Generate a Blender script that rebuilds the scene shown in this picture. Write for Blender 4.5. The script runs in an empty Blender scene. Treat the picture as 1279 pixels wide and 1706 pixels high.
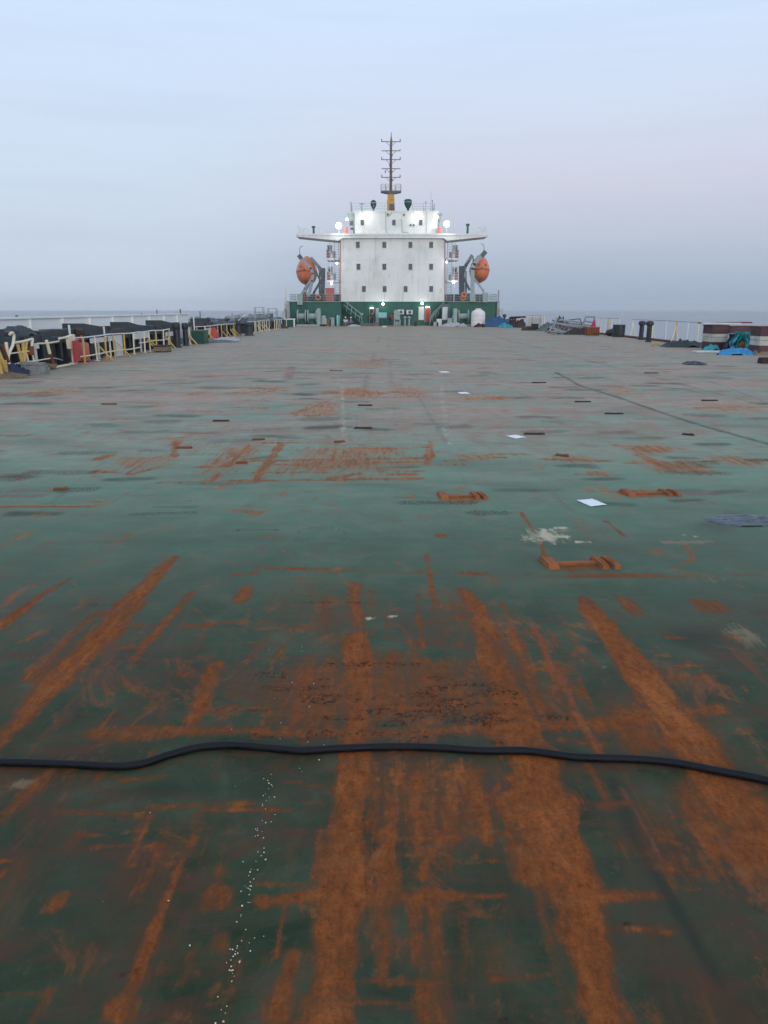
import bpy, math, random
import numpy as np
from mathutils import Vector, Matrix, noise as mnoise
random.seed(7)
R = math.radians
sc = bpy.context.scene

# ---------------------------------------------------------------- camera
F = 1232.0            # focal length in photo pixels (1279 x 1706)
VX, VY = 643.0, 515.0 # where the deck's lines meet: straight ahead on the horizon
H = 2.0               # eye height over the deck
PT = math.atan((853.0 - VY) / F)
cam_d = bpy.data.cameras.new('camera'); cam = bpy.data.objects.new('camera', cam_d)
sc.collection.objects.link(cam); sc.camera = cam
cam_d.sensor_fit = 'VERTICAL'; cam_d.sensor_height = 36.0; cam_d.lens = F / 1706 * 36
cam_d.shift_x = -(VX - 639.5) / 1706
cam_d.clip_start = 0.05; cam_d.clip_end = 20000
cam.location = (0, 0, H); cam.rotation_euler = (R(90) - PT, 0, 0)

def ray(u, v):
    a = (v - 853.0) / F; b = (u - VX) / F
    return b, math.cos(PT) - a * math.sin(PT), -math.sin(PT) - a * math.cos(PT)
def G(u, v, z=0.0):                      # the deck point seen at a pixel
    x, y, w = ray(u, v); t = (z - H) / w
    return Vector((x * t, y * t, z))
def D(u, v, Y):                          # the point seen at a pixel, Y metres ahead
    x, y, w = ray(u, v); t = Y / y
    return Vector((x * t, Y, H + w * t))
def YX(u, X, z=0.5):                     # how far ahead a line X metres to the side passes a pixel column
    return (F * X / (u - VX) - (H - z) * math.sin(PT)) / math.cos(PT)
def DX(u, v, X):
    x, y, w = ray(u, v); t = X / x
    return Vector((X, y * t, H + w * t))

# ---------------------------------------------------------------- sky, sun, exposure
def lin(c):
    return tuple((x / 255 / 12.92) if x / 255 <= 0.04045 else ((x / 255 + 0.055) / 1.055) ** 2.4 for x in c) + (1.0,)
SUN_EL, SUN_AZ = R(9), R(158)            # low behind the photographer's right shoulder
world = bpy.data.worlds.new('World'); sc.world = world; world.use_nodes = True
nt = world.node_tree; nt.nodes.clear()
def N(nt, t, **k):
    n = nt.nodes.new(t)
    for a, b in k.items(): setattr(n, a, b)
    return n
def L(nt, a, b): nt.links.new(a, b)
def ramp(nt, fac, stops, interp='LINEAR'):
    n = N(nt, 'ShaderNodeValToRGB'); n.color_ramp.interpolation = interp
    e = n.color_ramp.elements
    while len(e) < len(stops): e.new(0.5)
    for q, (p, c) in zip(e, stops): q.position = p; q.color = c
    if fac is not None: L(nt, fac, n.inputs[0])
    return n.outputs[0]
def math_(nt, op, a, b=None, clamp=False):
    n = N(nt, 'ShaderNodeMath', operation=op); n.use_clamp = clamp
    for i, x in enumerate((a, b)):
        if x is None: continue
        if isinstance(x, (int, float)): n.inputs[i].default_value = x
        else: L(nt, x, n.inputs[i])
    return n.outputs[0]
def mix(nt, fac, a, b, blend='MIX'):
    n = N(nt, 'ShaderNodeMix', data_type='RGBA', blend_type=blend)
    for i, x in ((0, fac), (6, a), (7, b)):
        if isinstance(x, (int, float)): n.inputs[i].default_value = x
        elif isinstance(x, tuple): n.inputs[i].default_value = x
        else: L(nt, x, n.inputs[i])
    return n.outputs[2]
def maprange(nt, val, a, b, c=0.0, d=1.0, smooth=True):
    n = N(nt, 'ShaderNodeMapRange', interpolation_type='SMOOTHSTEP' if smooth else 'LINEAR')
    L(nt, val, n.inputs[0])
    for i, x in enumerate((a, b, c, d)): n.inputs[i + 1].default_value = x
    return n.outputs[0]
def noise(nt, vec, scale, detail=4, rough=0.55, dist=0.0):
    n = N(nt, 'ShaderNodeTexNoise'); n.inputs['Scale'].default_value = scale
    n.inputs['Detail'].default_value = detail; n.inputs['Roughness'].default_value = rough
    n.inputs['Distortion'].default_value = dist
    if vec is not None: L(nt, vec, n.inputs['Vector'])
    return n.outputs[0]
def mapping(nt, vec, scale=(1, 1, 1), loc=(0, 0, 0)):
    n = N(nt, 'ShaderNodeMapping'); L(nt, vec, n.inputs[0])
    n.inputs['Scale'].default_value = scale; n.inputs['Location'].default_value = loc
    return n.outputs[0]

tc = N(nt, 'ShaderNodeTexCoord'); sep = N(nt, 'ShaderNodeSeparateXYZ'); L(nt, tc.outputs['Generated'], sep.inputs[0])
z = sep.outputs[2]
S = lambda deg: math.sin(R(deg))
grad = ramp(nt, math_(nt, 'MAXIMUM', z, 0.0), [
    (0.0, lin((156, 172, 192))), (S(1.6), lin((163, 180, 200))), (S(5), lin((186, 197, 214))), (S(8.5), lin((203, 208, 225))),
    (S(12.5), lin((206, 218, 238))), (S(18), lin((205, 226, 251))), (S(34), lin((196, 218, 245))), (1.0, lin((176, 200, 232)))])
# the left of the sky is lighter and less pink, the glow of the set sun lies behind the photographer
left = math_(nt, 'MULTIPLY', maprange(nt, sep.outputs[0], 0.02, -0.32), 1.0, True)
soft = noise(nt, mapping(nt, tc.outputs['Generated'], (1, 1, 5)), 3.0, 3, 0.5)
left = math_(nt, 'MULTIPLY', left, maprange(nt, soft, 0.2, 0.7, 0.7, 1.0))
grad = mix(nt, left, grad, ramp(nt, z, [(0.0, lin((196, 210, 226))), (0.08, lin((198, 213, 230))), (0.16, lin((202, 221, 240))), (0.30, lin((204, 225, 250)))]))
band = noise(nt, mapping(nt, tc.outputs['Generated'], (1, 1, 14)), 2.2, 4, 0.5)
grad = mix(nt, math_(nt, 'MULTIPLY', maprange(nt, band, 0.45, 0.75), 0.10), grad, lin((150, 165, 190)))
glow = maprange(nt, sep.outputs[1], 0.1, -0.9)
warm = mix(nt, 1.0, grad, (1.45, 1.34, 1.24, 1), 'MULTIPLY')
grad = mix(nt, glow, grad, warm)
sky = N(nt, 'ShaderNodeTexSky', sky_type='NISHITA', sun_disc=False)
sky.sun_elevation = SUN_EL; sky.sun_rotation = SUN_AZ; sky.dust_density = 3.0
dim = mix(nt, 1.0, sky.outputs[0], (0.1, 0.1, 0.1, 1), 'MULTIPLY')
col = mix(nt, 0.06, mix(nt, 1.0, grad, (1.12, 1.10, 1.10, 1), 'MULTIPLY'), dim)
bg = N(nt, 'ShaderNodeBackground'); L(nt, col, bg.inputs[0]); bg.inputs[1].default_value = 1.0
L(nt, bg.outputs[0], N(nt, 'ShaderNodeOutputWorld').inputs[0])

sl = bpy.data.lights.new('sun', 'SUN'); sl.energy = 0.8; sl.angle = R(20); sl.color = (1.0, 0.94, 0.88)
so = bpy.data.objects.new('sun', sl); sc.collection.objects.link(so)
sd = Vector((math.sin(SUN_AZ) * math.cos(SUN_EL), math.cos(SUN_AZ) * math.cos(SUN_EL), math.sin(SUN_EL)))
so.rotation_euler = sd.to_track_quat('Z', 'Y').to_euler()
sc.view_settings.view_transform = 'Standard'; sc.view_settings.look = 'None'
sc.view_settings.exposure = 0.0; sc.view_settings.gamma = 1.0
sc.render.film_transparent = False
sc.cycles.volume_bounces = 0; sc.cycles.max_bounces = 6
try: sc.cycles.use_denoising = True
except Exception: pass

# ---------------------------------------------------------------- mesh builder
WL = {}
class MB:
    def __init__(s): s.v = []; s.f = []
    def add(s, vs, fs):
        k = len(s.v); s.v += [Vector(x) for x in vs]; s.f += [tuple(i + k for i in f) for f in fs]; return s
    def box(s, x0, x1, y0, y1, z0, z1):
        return s.add([(x0,y0,z0),(x1,y0,z0),(x1,y1,z0),(x0,y1,z0),(x0,y0,z1),(x1,y0,z1),(x1,y1,z1),(x0,y1,z1)],
                     [(0,3,2,1),(4,5,6,7),(0,1,5,4),(1,2,6,5),(2,3,7,6),(3,0,4,7)])
    def obox(s, c, size, rot=(0, 0, 0), taper=1.0):
        from mathutils import Euler
        m = Euler(rot).to_matrix(); a, b, h = (q / 2 for q in size); vs = []
        for k in (-1, 1):
            t = taper if k > 0 else 1
            for x, y in ((-1,-1),(1,-1),(1,1),(-1,1)): vs.append(Vector(c) + m @ Vector((x*a*t, y*b*t, k*h)))
        return s.add(vs, [(0,3,2,1),(4,5,6,7),(0,1,5,4),(1,2,6,5),(2,3,7,6),(3,0,4,7)])
    def tube(s, pts, r, n=6, rr=None):
        pts = [Vector(p) for p in pts]; rings = []; up = Vector((0.13, 0.21, 0.97)).normalized()
        for i, p in enumerate(pts):
            d = (pts[min(i+1, len(pts)-1)] - pts[max(i-1, 0)]).normalized()
            a = d.cross(up)
            if a.length < 0.05: a = d.cross(Vector((1, 0.1, 0)))
            a.normalize(); b = d.cross(a); q = rr[i] if rr else r
            rings.append([p + (a * math.cos(2*math.pi*j/n) + b * math.sin(2*math.pi*j/n)) * q for j in range(n)])
        vs = [x for g in rings for x in g]; fs = []
        for i in range(len(pts) - 1):
            for j in range(n): fs.append((i*n+j, i*n+(j+1) % n, (i+1)*n+(j+1) % n, (i+1)*n+j))
        fs.append(tuple(range(n-1, -1, -1))); fs.append(tuple((len(pts)-1)*n + j for j in range(n)))
        return s.add(vs, fs)
    def lathe(s, c, prof, n=20, axis='Z'):
        c = Vector(c); vs = []; fs = []
        for r, h in prof:
            for j in range(n):
                a = 2*math.pi*j/n; x, y = r*math.cos(a), r*math.sin(a)
                vs.append(c + Vector({'Z': (x, y, h), 'X': (h, x, y), 'Y': (x, h, y)}[axis]))
        for i in range(len(prof) - 1):
            for j in range(n): fs.append((i*n+j, i*n+(j+1) % n, (i+1)*n+(j+1) % n, (i+1)*n+j))
        fs.append(tuple(range(n-1, -1, -1))); fs.append(tuple((len(prof)-1)*n + j for j in range(n)))
        return s.add(vs, fs)
    def prism(s, poly, y0, y1):           # poly in x,z
        n = len(poly); vs = [(x, y0, z) for x, z in poly] + [(x, y1, z) for x, z in poly]
        return s.add(vs, [tuple(range(n)), tuple(range(2*n-1, n-1, -1))] + [(i, i+n, (i+1) % n + n, (i+1) % n) for i in range(n)])
    def ball(s, c, r, n=14, m=9, crump=0.0, fq=3.0, flat=False):
        c = Vector(c); vs = []; fs = []
        for i in range(m + 1):
            th = math.pi * i / m
            for j in range(n):
                a = 2*math.pi*j/n
                d = Vector((math.sin(th)*math.cos(a), math.sin(th)*math.sin(a), math.cos(th)))
                k = 1 + crump * mnoise.noise(d * fq + c)
                p = Vector((d.x*r[0]*k, d.y*r[1]*k, d.z*r[2]*k))
                if flat and p.z < -0.15*r[2]: p.z = -0.15*r[2]
                vs.append(c + p)
        for i in range(m):
            for j in range(n): fs.append((i*n+j, (i+1)*n+j, (i+1)*n+(j+1) % n, i*n+(j+1) % n))
        return s.add(vs, fs)
    def heap(s, c, rx, ry, h, seed=0, n=44, fold=0.35, fq=2.5):   # a crumpled cloth-like heap on the deck
        cx, cy, cz = c; vs = []; fs = []
        for i in range(n + 1):
            for j in range(n + 1):
                a, b = i/n*2-1, j/n*2-1; d = math.hypot(a, b)
                rim = 1 + 0.25 * mnoise.noise(Vector((a*1.3, b*1.3, seed + 5)))
                t = max(0.0, 1 - (d / rim) ** 2)
                q = Vector((a*fq, b*fq, seed))
                k = .35 + .9 * abs(mnoise.noise(q * .8)) + 0.45 * abs(mnoise.noise(q * 1.9)) + 0.10 * mnoise.noise(q * 5)
                vs.append((cx + a*rx, cy + b*ry, cz + max(0, h * (t ** 0.6) * (1 - fold + fold * 1.25 * k) + (0.01 if t > 0 else -0.02))))
        for i in range(n):
            for j in range(n):
                q = [i*(n+1)+j, (i+1)*(n+1)+j, (i+1)*(n+1)+j+1, i*(n+1)+j+1]
                if max(vs[k][2] for k in q) > cz + 0.005: fs.append(tuple(q))
        used = sorted({k for f in fs for k in f}); mp = {k: i for i, k in enumerate(used)}
        return s.add([vs[k] for k in used], [tuple(mp[k] for k in f) for f in fs])
def link(name, mb, mat, parent=None, smooth=True, origin=None, ang=38):
    off = WL.get(parent, Vector((0, 0, 0))) if parent else (Vector(origin) if origin is not None else Vector((0, 0, 0)))
    me = bpy.data.meshes.new(name); me.from_pydata([v - off for v in mb.v], [], mb.f); me.update()
    o = bpy.data.objects.new(name, me); sc.collection.objects.link(o)
    me.materials.append(mat)
    if smooth:
        me.polygons.foreach_set('use_smooth', [True] * len(me.polygons)); me.set_sharp_from_angle(angle=R(ang))
    if parent: o.parent = parent
    else: o.location = off
    WL[o] = off
    return o
def tag(o, label=None, cat=None, group=None, kind=None):
    if label: o['label'] = label
    if cat: o['category'] = cat
    if group: o['group'] = group
    if kind: o['kind'] = kind
    return o
def thing(name, label, cat, loc, group=None):
    o = bpy.data.objects.new(name, None); sc.collection.objects.link(o); o.location = loc
    o.empty_display_size = 0.2; WL[o] = Vector(loc)
    return tag(o, label, cat, group)
def copy_thing(root, loc, label, rotz=0.0, scale=None):
    def cp(o, par):
        c = o.copy(); sc.collection.objects.link(c); c.parent = par
        for ch in list(o.children): cp(ch, c)
        return c
    c = cp(root, None); c.location = loc; c.rotation_euler = (0, 0, rotz); c['label'] = label
    if scale: c.scale = scale
    WL[c] = Vector(loc)
    return c

# ---------------------------------------------------------------- materials
def paint(name, col, rough=0.55, wear=0.25, rust=0.15, scale=1.0, metal=0.0, streak=1.0, col2=None, bump=0.15, spec=0.4, runs=0.0):
    m = bpy.data.materials.new(name); m.use_nodes = True; nt = m.node_tree; nt.nodes.clear()
    out = N(nt, 'ShaderNodeOutputMaterial'); p = N(nt, 'ShaderNodeBsdfPrincipled'); L(nt, p.outputs[0], out.inputs[0])
    t = N(nt, 'ShaderNodeTexCoord'); v = mapping(nt, t.outputs['Object'], (scale, scale, scale / streak))
    c = tuple(col) + (1,) if len(col) == 3 else col
    d = tuple(col2) + (1,) if col2 else tuple(x * 0.6 for x in c[:3]) + (1,)
    a = noise(nt, v, 1.3, 6, 0.6)
    cc = mix(nt, math_(nt, 'MULTIPLY', maprange(nt, a, 0.35, 0.75), wear * 2, True), c, d)
    if rust > 0:
        b = noise(nt, v, 3.7, 8, 0.7, 0.4)
        f = maprange(nt, b, 0.72 - rust * 0.5, 0.80 - rust * 0.45)
        rc = ramp(nt, noise(nt, v, 14, 4), [(0.3, (0.09, 0.028, 0.013, 1)), (0.7, (0.24, 0.085, 0.035, 1))])
        cc = mix(nt, math_(nt, 'MULTIPLY', f, 0.85), cc, rc)
    if runs > 0:                           # rust and soot runs trailing down the plates
        rn = noise(nt, mapping(nt, t.outputs['Object'], (2.6, 2.6, .16)), 1.0, 6, .7, .15); gr = noise(nt, mapping(nt, t.outputs['Object'], (.35, .35, .3)), 1.0, 5, .65, .5)
        cc = mix(nt, maprange(nt, rn, .52, .72, 0, runs), cc, (0.34, 0.25, 0.18, 1))
        cc = mix(nt, maprange(nt, gr, .46, .72, 0, runs * .9), cc, (0.36, 0.40, 0.37, 1))
        sm = noise(nt, mapping(nt, t.outputs['Object'], (1.1, 1.1, .45), (3, 0, 6)), 1.0, 4, .6)
        cc = mix(nt, maprange(nt, sm, .60, .76, 0, runs * .55), cc, (0.22, 0.22, 0.21, 1))
    L(nt, cc, p.inputs['Base Color'])
    L(nt, maprange(nt, a, 0.2, 0.8, max(0.05, rough - 0.12), min(1, rough + 0.15)), p.inputs['Roughness'])
    p.inputs['Metallic'].default_value = metal; p.inputs['Specular IOR Level'].default_value = spec
    bp = N(nt, 'ShaderNodeBump'); bp.inputs['Strength'].default_value = bump; bp.inputs['Distance'].default_value = 0.02
    L(nt, noise(nt, v, 9, 5), bp.inputs['Height']); L(nt, bp.outputs[0], p.inputs['Normal'])
    return m
def lamp_mat(name, col, e):
    m = bpy.data.materials.new(name); m.use_nodes = True; nt = m.node_tree; nt.nodes.clear()
    em = N(nt, 'ShaderNodeEmission'); em.inputs[0].default_value = tuple(col) + (1,); em.inputs[1].default_value = e
    L(nt, em.outputs[0], N(nt, 'ShaderNodeOutputMaterial').inputs[0]); return m
K = dict(
    white=paint('white_paint', (0.75, 0.77, 0.745), 0.5, 0.32, 0.03, 0.35, streak=2.5, col2=(0.60, 0.625, 0.595), runs=0.42),
    white2=paint('soiled_white_paint', (0.66, 0.68, 0.68), 0.55, 0.2, 0.10, 1.5, streak=2, col2=(0.4, 0.4, 0.39)),
    cream=paint('cream_rail_paint', (0.72, 0.66, 0.50), 0.5, 0.2, 0.16, 3, col2=(0.5, 0.42, 0.26)),
    yellow=paint('yellow_post_paint', (0.60, 0.42, 0.12), 0.5, 0.3, 0.22, 3, col2=(0.42, 0.22, 0.07)),
    yellow2=paint('yellow_mast_paint', (0.55, 0.33, 0.06), 0.5, 0.25, 0.12, 1, col2=(0.35, 0.2, 0.06)),
    green=paint('green_house_paint', (0.022, 0.112, 0.076), 0.55, 0.3, 0.08, 0.6, streak=3, col2=(0.028, 0.080, 0.068)),
    green2=paint('dark_green_paint', (0.012, 0.07, 0.055), 0.4, 0.2, 0.03, 2),
    greyg=paint('grey_green_machinery', (0.30, 0.38, 0.36), 0.5, 0.3, 0.15, 2, col2=(0.2, 0.25, 0.24)),
    grey=paint('grey_steel', (0.30, 0.33, 0.35), 0.5, 0.3, 0.15, 2),
    dgrey=paint('dark_grey_steel', (0.10, 0.12, 0.13), 0.5, 0.3, 0.15, 2),
    black=paint('black_steel', (0.016, 0.021, 0.026), 0.45, 0.3, 0.07, 1.6, col2=(0.035, 0.042, 0.048)),
    black2=paint('weathered_black_steel', (0.028, 0.038, 0.044), 0.6, 0.4, 0.16, 1.2, col2=(0.06, 0.07, 0.075)),
    rubber=paint('black_rubber', (0.004, 0.0055, 0.009), 0.5, 0.5, 0, 9, col2=(0.010, 0.010, 0.012), bump=0.25, spec=0.22),
    mastbrown=paint('brown_mast_paint', (0.20, 0.13, 0.10), 0.5, 0.3, 0.25, 2, col2=(0.14, 0.12, 0.12)),
    orange=paint('orange_boat_shell', (0.66, 0.19, 0.085), 0.35, 0.2, 0, 1, col2=(0.62, 0.16, 0.06)),
    orange2=paint('dark_orange_shell', (0.34, 0.07, 0.04), 0.4, 0.3, 0, 1),
    red=paint('red_paint', (0.42, 0.045, 0.04), 0.45, 0.25, 0.05, 2, col2=(0.28, 0.05, 0.05)),
    pinkred=paint('faded_red_paint', (0.42, 0.11, 0.10), 0.5, 0.25, 0.02, 2, col2=(0.4, 0.14, 0.13)),
    bandwhite=paint('dirty_white_band', (0.50, 0.49, 0.43), 0.6, 0.4, 0.12, 1.5, col2=(0.27, 0.27, 0.26)),
    palehull=paint('pale_hull_paint', (0.86, 0.88, 0.86), 0.5, 0.15, 0.04, 0.6, col2=(0.66, 0.69, 0.68)),
    fitrust=paint('bright_rust', (0.33, 0.105, 0.032), 0.85, 0.4, 0.25, 5, col2=(0.17, 0.055, 0.02), bump=0.8),
    duskfilm=paint('dull_plastic_film', (0.085, 0.105, 0.125), 0.35, 0.5, 0, 6, col2=(0.05, 0.07, 0.075), bump=0.5),
    maroon=paint('maroon_paint', (0.055, 0.014, 0.022), 0.5, 0.3, 0.1, 1, col2=(0.045, 0.015, 0.03)),
    magenta=paint('magenta_cloth', (0.42, 0.03, 0.09), 0.8, 0.2, 0, 4, bump=0.3),
    rust=paint('rusted_steel', (0.22, 0.075, 0.03), 0.85, 0.5, 0.5, 3, col2=(0.07, 0.025, 0.014), bump=0.6),
    drust=paint('dark_rusted_steel', (0.045, 0.025, 0.02), 0.8, 0.5, 0.25, 3, bump=0.5),
    rustred=paint('red_brown_rust', (0.14, 0.045, 0.03), 0.8, 0.5, 0.35, 1.5, bump=0.5),
    glass=paint('window_glass', (0.085, 0.10, 0.098), 0.25, 0.1, 0, 1, bump=0.0, spec=0.6),
    blue=paint('blue_tarpaulin', (0.012, 0.075, 0.19), 0.4, 0.4, 0, 2.5, col2=(0.015, 0.05, 0.13), bump=0.4),
    blue2=paint('bright_blue_sheet', (0.03, 0.26, 0.52), 0.35, 0.4, 0, 3, col2=(0.02, 0.10, 0.24), bump=0.4),
    teal=paint('teal_tarpaulin', (0.03, 0.33, 0.35), 0.45, 0.4, 0, 2.5, col2=(0.01, 0.09, 0.12), bump=0.4),
    cyan=paint('pale_cyan_panel', (0.22, 0.55, 0.54), 0.4, 0.1, 0, 2),
    concrete=paint('grey_concrete', (0.21, 0.22, 0.21), 0.9, 0.4, 0.05, 4, bump=0.6),
    wood=paint('weathered_timber', (0.22, 0.16, 0.11), 0.8, 0.4, 0.1, 3, bump=0.4),
    paper=paint('white_paper', (0.82, 0.84, 0.88), 0.7, 0.05, 0, 3, bump=0.1),
    canvas=paint('grey_canvas', (0.42, 0.41, 0.44), 0.8, 0.4, 0, 3, bump=0.4),
    plastic=paint('white_plastic_tank', (0.74, 0.70, 0.70), 0.4, 0.15, 0.0, 1, col2=(0.6, 0.54, 0.53)),
    skin=paint('skin', (0.27, 0.14, 0.09), 0.6, 0.1, 0, 3), hair=paint('black_hair', (0.012, 0.01, 0.01), 0.7, 0.1, 0, 3),
    whitecloth=paint('white_cloth', (0.68, 0.67, 0.7), 0.85, 0.3, 0, 5), navy=paint('navy_cloth', (0.03, 0.035, 0.07), 0.85, 0.3, 0, 5),
    darkcloth=paint('dark_cloth', (0.06, 0.045, 0.045), 0.85, 0.3, 0, 5), greycloth=paint('grey_cloth', (0.2, 0.2, 0.24), 0.85, 0.3, 0, 5),
    flood=lamp_mat('floodlight_glow', (1.0, 0.97, 0.92), 30.0), bulb=lamp_mat('bulkhead_lamp_glow', (1.0, 0.96, 0.92), 12.0),
    green_l=lamp_mat('deck_lamp_glow', (0.95, 1.0, 0.96), 10.0),
)

# ---------------------------------------------------------------- sea
def sea_mat():
    m = bpy.data.materials.new('sea_water'); m.use_nodes = True; nt = m.node_tree; p = nt.nodes['Principled BSDF']
    t = N(nt, 'ShaderNodeTexCoord'); v = t.outputs['Object']
    c = ramp(nt, noise(nt, mapping(nt, v, (0.004, 0.012, 1)), 1, 5), [(0.3, (0.10, 0.125, 0.15, 1)), (0.7, (0.15, 0.17, 0.19, 1))])
    L(nt, c, p.inputs['Base Color']); p.inputs['Roughness'].default_value = 0.3
    b = N(nt, 'ShaderNodeBump'); b.inputs['Strength'].default_value = 0.6; b.inputs['Distance'].default_value = 0.4
    L(nt, noise(nt, mapping(nt, v, (0.25, 0.5, 1)), 1, 6, 0.6), b.inputs['Height']); L(nt, b.outputs[0], p.inputs['Normal'])
    return m
SEA = -4.2; FAR = 3600
s = MB()
rows = [-60, 0, 60, 150, 400, 1000, 2000, FAR - 100]
s.add([(-FAR + 100, -900, SEA), (FAR - 100, -900, SEA), (FAR - 100, FAR - 100, SEA), (-FAR + 100, FAR - 100, SEA)], [(0, 1, 2, 3)])
tag(link('sea', s, sea_mat(), smooth=False), kind='structure')

# ---------------------------------------------------------------- the deck
Y0 = G(VX, 543.0).y                       # foot of the green deckhouse
def edge_r(y): return 17.9 - 2.2 * max(0.0, min(1.0, (y - 55) / (Y0 - 55))) ** 1.3
XL = -12.1
def grow(lo, hi, a0, k):
    out = [0.0]; x = 0
    while x < hi: x += max(a0, k * abs(x)); out.append(min(x, hi))
    neg = []; x = 0
    while x > lo: x -= max(a0, k * abs(x)); neg.append(max(x, lo))
    return np.array(neg[::-1] + out)
xs = grow(XL, 17.9, 0.022, 0.011)
yy = [-6, -3, 0, 1.0]; y = 1.2
while y < 130: yy.append(y); y += max(0.016, 0.0085 * y)
ys = np.array(yy + [130.0])
GX, GY = np.meshgrid(xs, ys)
Rch = np.zeros_like(GX); Dk = Rch.copy(); Pl = Rch.copy(); Te = Rch.copy(); Pk = Rch.copy(); Tn = Rch.copy()
def vnoise(X, Y, seed):
    xi = np.floor(X).astype(np.int64); yi = np.floor(Y).astype(np.int64); fx = X - xi; fy = Y - yi
    fx = fx*fx*(3-2*fx); fy = fy*fy*(3-2*fy)
    def h(a, b):
        n = (a * 374761393 + b * 668265263 + seed * 1442695041) & 0xffffffff
        n = ((n ^ (n >> 13)) * 1274126177) & 0xffffffff
        return ((n ^ (n >> 16)) & 0xffff) / 65535.0
    return (h(xi, yi)*(1-fx) + h(xi+1, yi)*fx)*(1-fy) + (h(xi, yi+1)*(1-fx) + h(xi+1, yi+1)*fx)*fy
def fbm(X, Y, s, seed, o=4):
    t = 0; a = .5; w = 0
    for k in range(o): t = t + a*vnoise(X*s*2**k, Y*s*2**k, seed+k); w += a; a *= .55
    return t / w - .5
NE = fbm(GX, GY, 6.0, 3, 4); NL = fbm(GX, GY, 1.6, 11, 3); NX1 = fbm(GX, GY, 1.3, 23, 4); NY1 = fbm(GX, GY, 1.3, 37, 4)
def stroke(ch, pts, w, s=1.0, soft=0.5, w1=None, px=True):
    """lay a stroke along pixel points of the photo's deck, w metres wide (w -> w1)"""
    q = [G(*p)[:2] for p in pts] if px else pts
    w1 = w if w1 is None else w1; n = len(q) - 1
    for i in range(n):
        (ax, ay), (bx, by) = q[i], q[i+1]
        wm = max(w, w1) * (1 + soft)
        j0, j1 = np.searchsorted(ys, [min(ay, by) - wm, max(ay, by) + wm]); i0, i1 = np.searchsorted(xs, [min(ax, bx) - wm, max(ax, bx) + wm])
        j0 = max(j0-1, 0); i0 = max(i0-1, 0); X = GX[j0:j1+1, i0:i1+1]; Yq = GY[j0:j1+1, i0:i1+1]
        if X.size == 0: continue
        dx, dy = bx-ax, by-ay; l2 = dx*dx + dy*dy + 1e-9
        t = np.clip(((X-ax)*dx + (Yq-ay)*dy) / l2, 0, 1)
        d = np.hypot(X - ax - t*dx, Yq - ay - t*dy)
        hw = 0.5 * (w + (w1 - w) * (i + t) / n)
        e_ = NE[j0:j1+1, i0:i1+1]; l_ = NL[j0:j1+1, i0:i1+1]; hw = hw * (1 + 1.1*l_); d = d + (e_ * 1.3 * np.minimum(hw, .12) if ch is Rch else e_ * .6 * hw)
        val = s * (1 + (.9 * l_ if ch is Rch else .3*l_)) * np.clip((hw*(1+soft) - d) / (hw*2*soft + 1e-6), 0, 1)
        ch[j0:j1+1, i0:i1+1] = np.maximum(ch[j0:j1+1, i0:i1+1], val)
def patch(ch, u0, u1, v0, v1, s=1.0, soft=0.35):
    a = G(u0, v1); b = G(u1, v0); c = G((u0+u1)/2, (v0+v1)/2)
    xa = G(u0, (v0+v1)/2).x; xb = G(u1, (v0+v1)/2).x
    QX = GX + NX1 * (xb - xa) * .35; QY = GY + NY1 * (b.y - a.y) * .45
    ex = np.clip((1 - np.abs((QX - (xa+xb)/2) / ((xb-xa)/2))) / soft, 0, 1); ey = np.clip((1 - np.abs((QY - (a.y+b.y)/2) / ((b.y-a.y)/2))) / soft, 0, 1)
    np.maximum(ch, s * np.minimum(ex, 1) * np.minimum(ey, 1), out=ch)
# long rust bands worn by whatever was dragged and welded fore and aft
stroke(Rch, [(-120, 1330), (20, 1210), (120, 1110), (200, 1025), (288, 928)], 0.17, 0.95, 0.55, 0.12)
stroke(Rch, [(0, 1045), (70, 990), (115, 965)], 0.10, 0.75, 0.6, 0.05)
stroke(Rch, [(60, 1130), (110, 1065), (165, 1020)], 0.07, 0.55, 0.8)
stroke(Rch, [(590, 975), (592, 1040)], 0.13, 0.75, 0.7, 0.10); stroke(Rch, [(560, 1000), (620, 985)], 0.06, .6, .8)
stroke(Rch, [(592, 1065), (600, 1150), (590, 1240)], 0.15, 0.9, 0.5)
stroke(Rch, [(590, 1240), (578, 1400), (562, 1560), (545, 1760)], 0.155, 0.95, 0.4, 0.15)
stroke(Rch, [(775, 985), (800, 1020), (812, 1080), (845, 1160)], 0.12, 0.85, 0.6, 0.16)
stroke(Rch, [(845, 1160), (880, 1260), (925, 1380), (965, 1520), (1025, 1760)], 0.20, 0.95, 0.4, 0.16)
stroke(Rch, [(860, 1340), (900, 1460)], 0.14, 0.75, 0.7)
stroke(Rch, [(970, 995), (1010, 1050), (1075, 1130), (1130, 1200), (1190, 1290), (1300, 1430)], 0.11, 0.95, 0.5, 0.24)
stroke(Rch, [(1000, 1210), (1100, 1190), (1200, 1180)], 0.14, 0.7, 0.8)
stroke(Rch, [(1230, 1310), (1240, 1430)], 0.18, 0.7, 0.8)
stroke(Rch, [(850, 1045), (880, 1120), (905, 1200)], 0.08, 0.6, 0.8)
stroke(Rch, [(356, 1110), (322, 1200)], 0.09, 0.7, 0.6)
for a in ([(160, 1222), (380, 1218), (620, 1222)], [(640, 1222), (800, 1215), (940, 1205)]): stroke(Rch, a, 0.09, 0.66, 0.9)
stroke(Rch, [(310, 1045), (400, 1035), (560, 1052), (640, 1056)], 0.035, 0.6, 0.9)
stroke(Rch, [(600, 1100), (700, 1118)], 0.03, 0.6, 0.9); stroke(Rch, [(640, 1062), (800, 1078)], 0.03, .5, .9)
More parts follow.
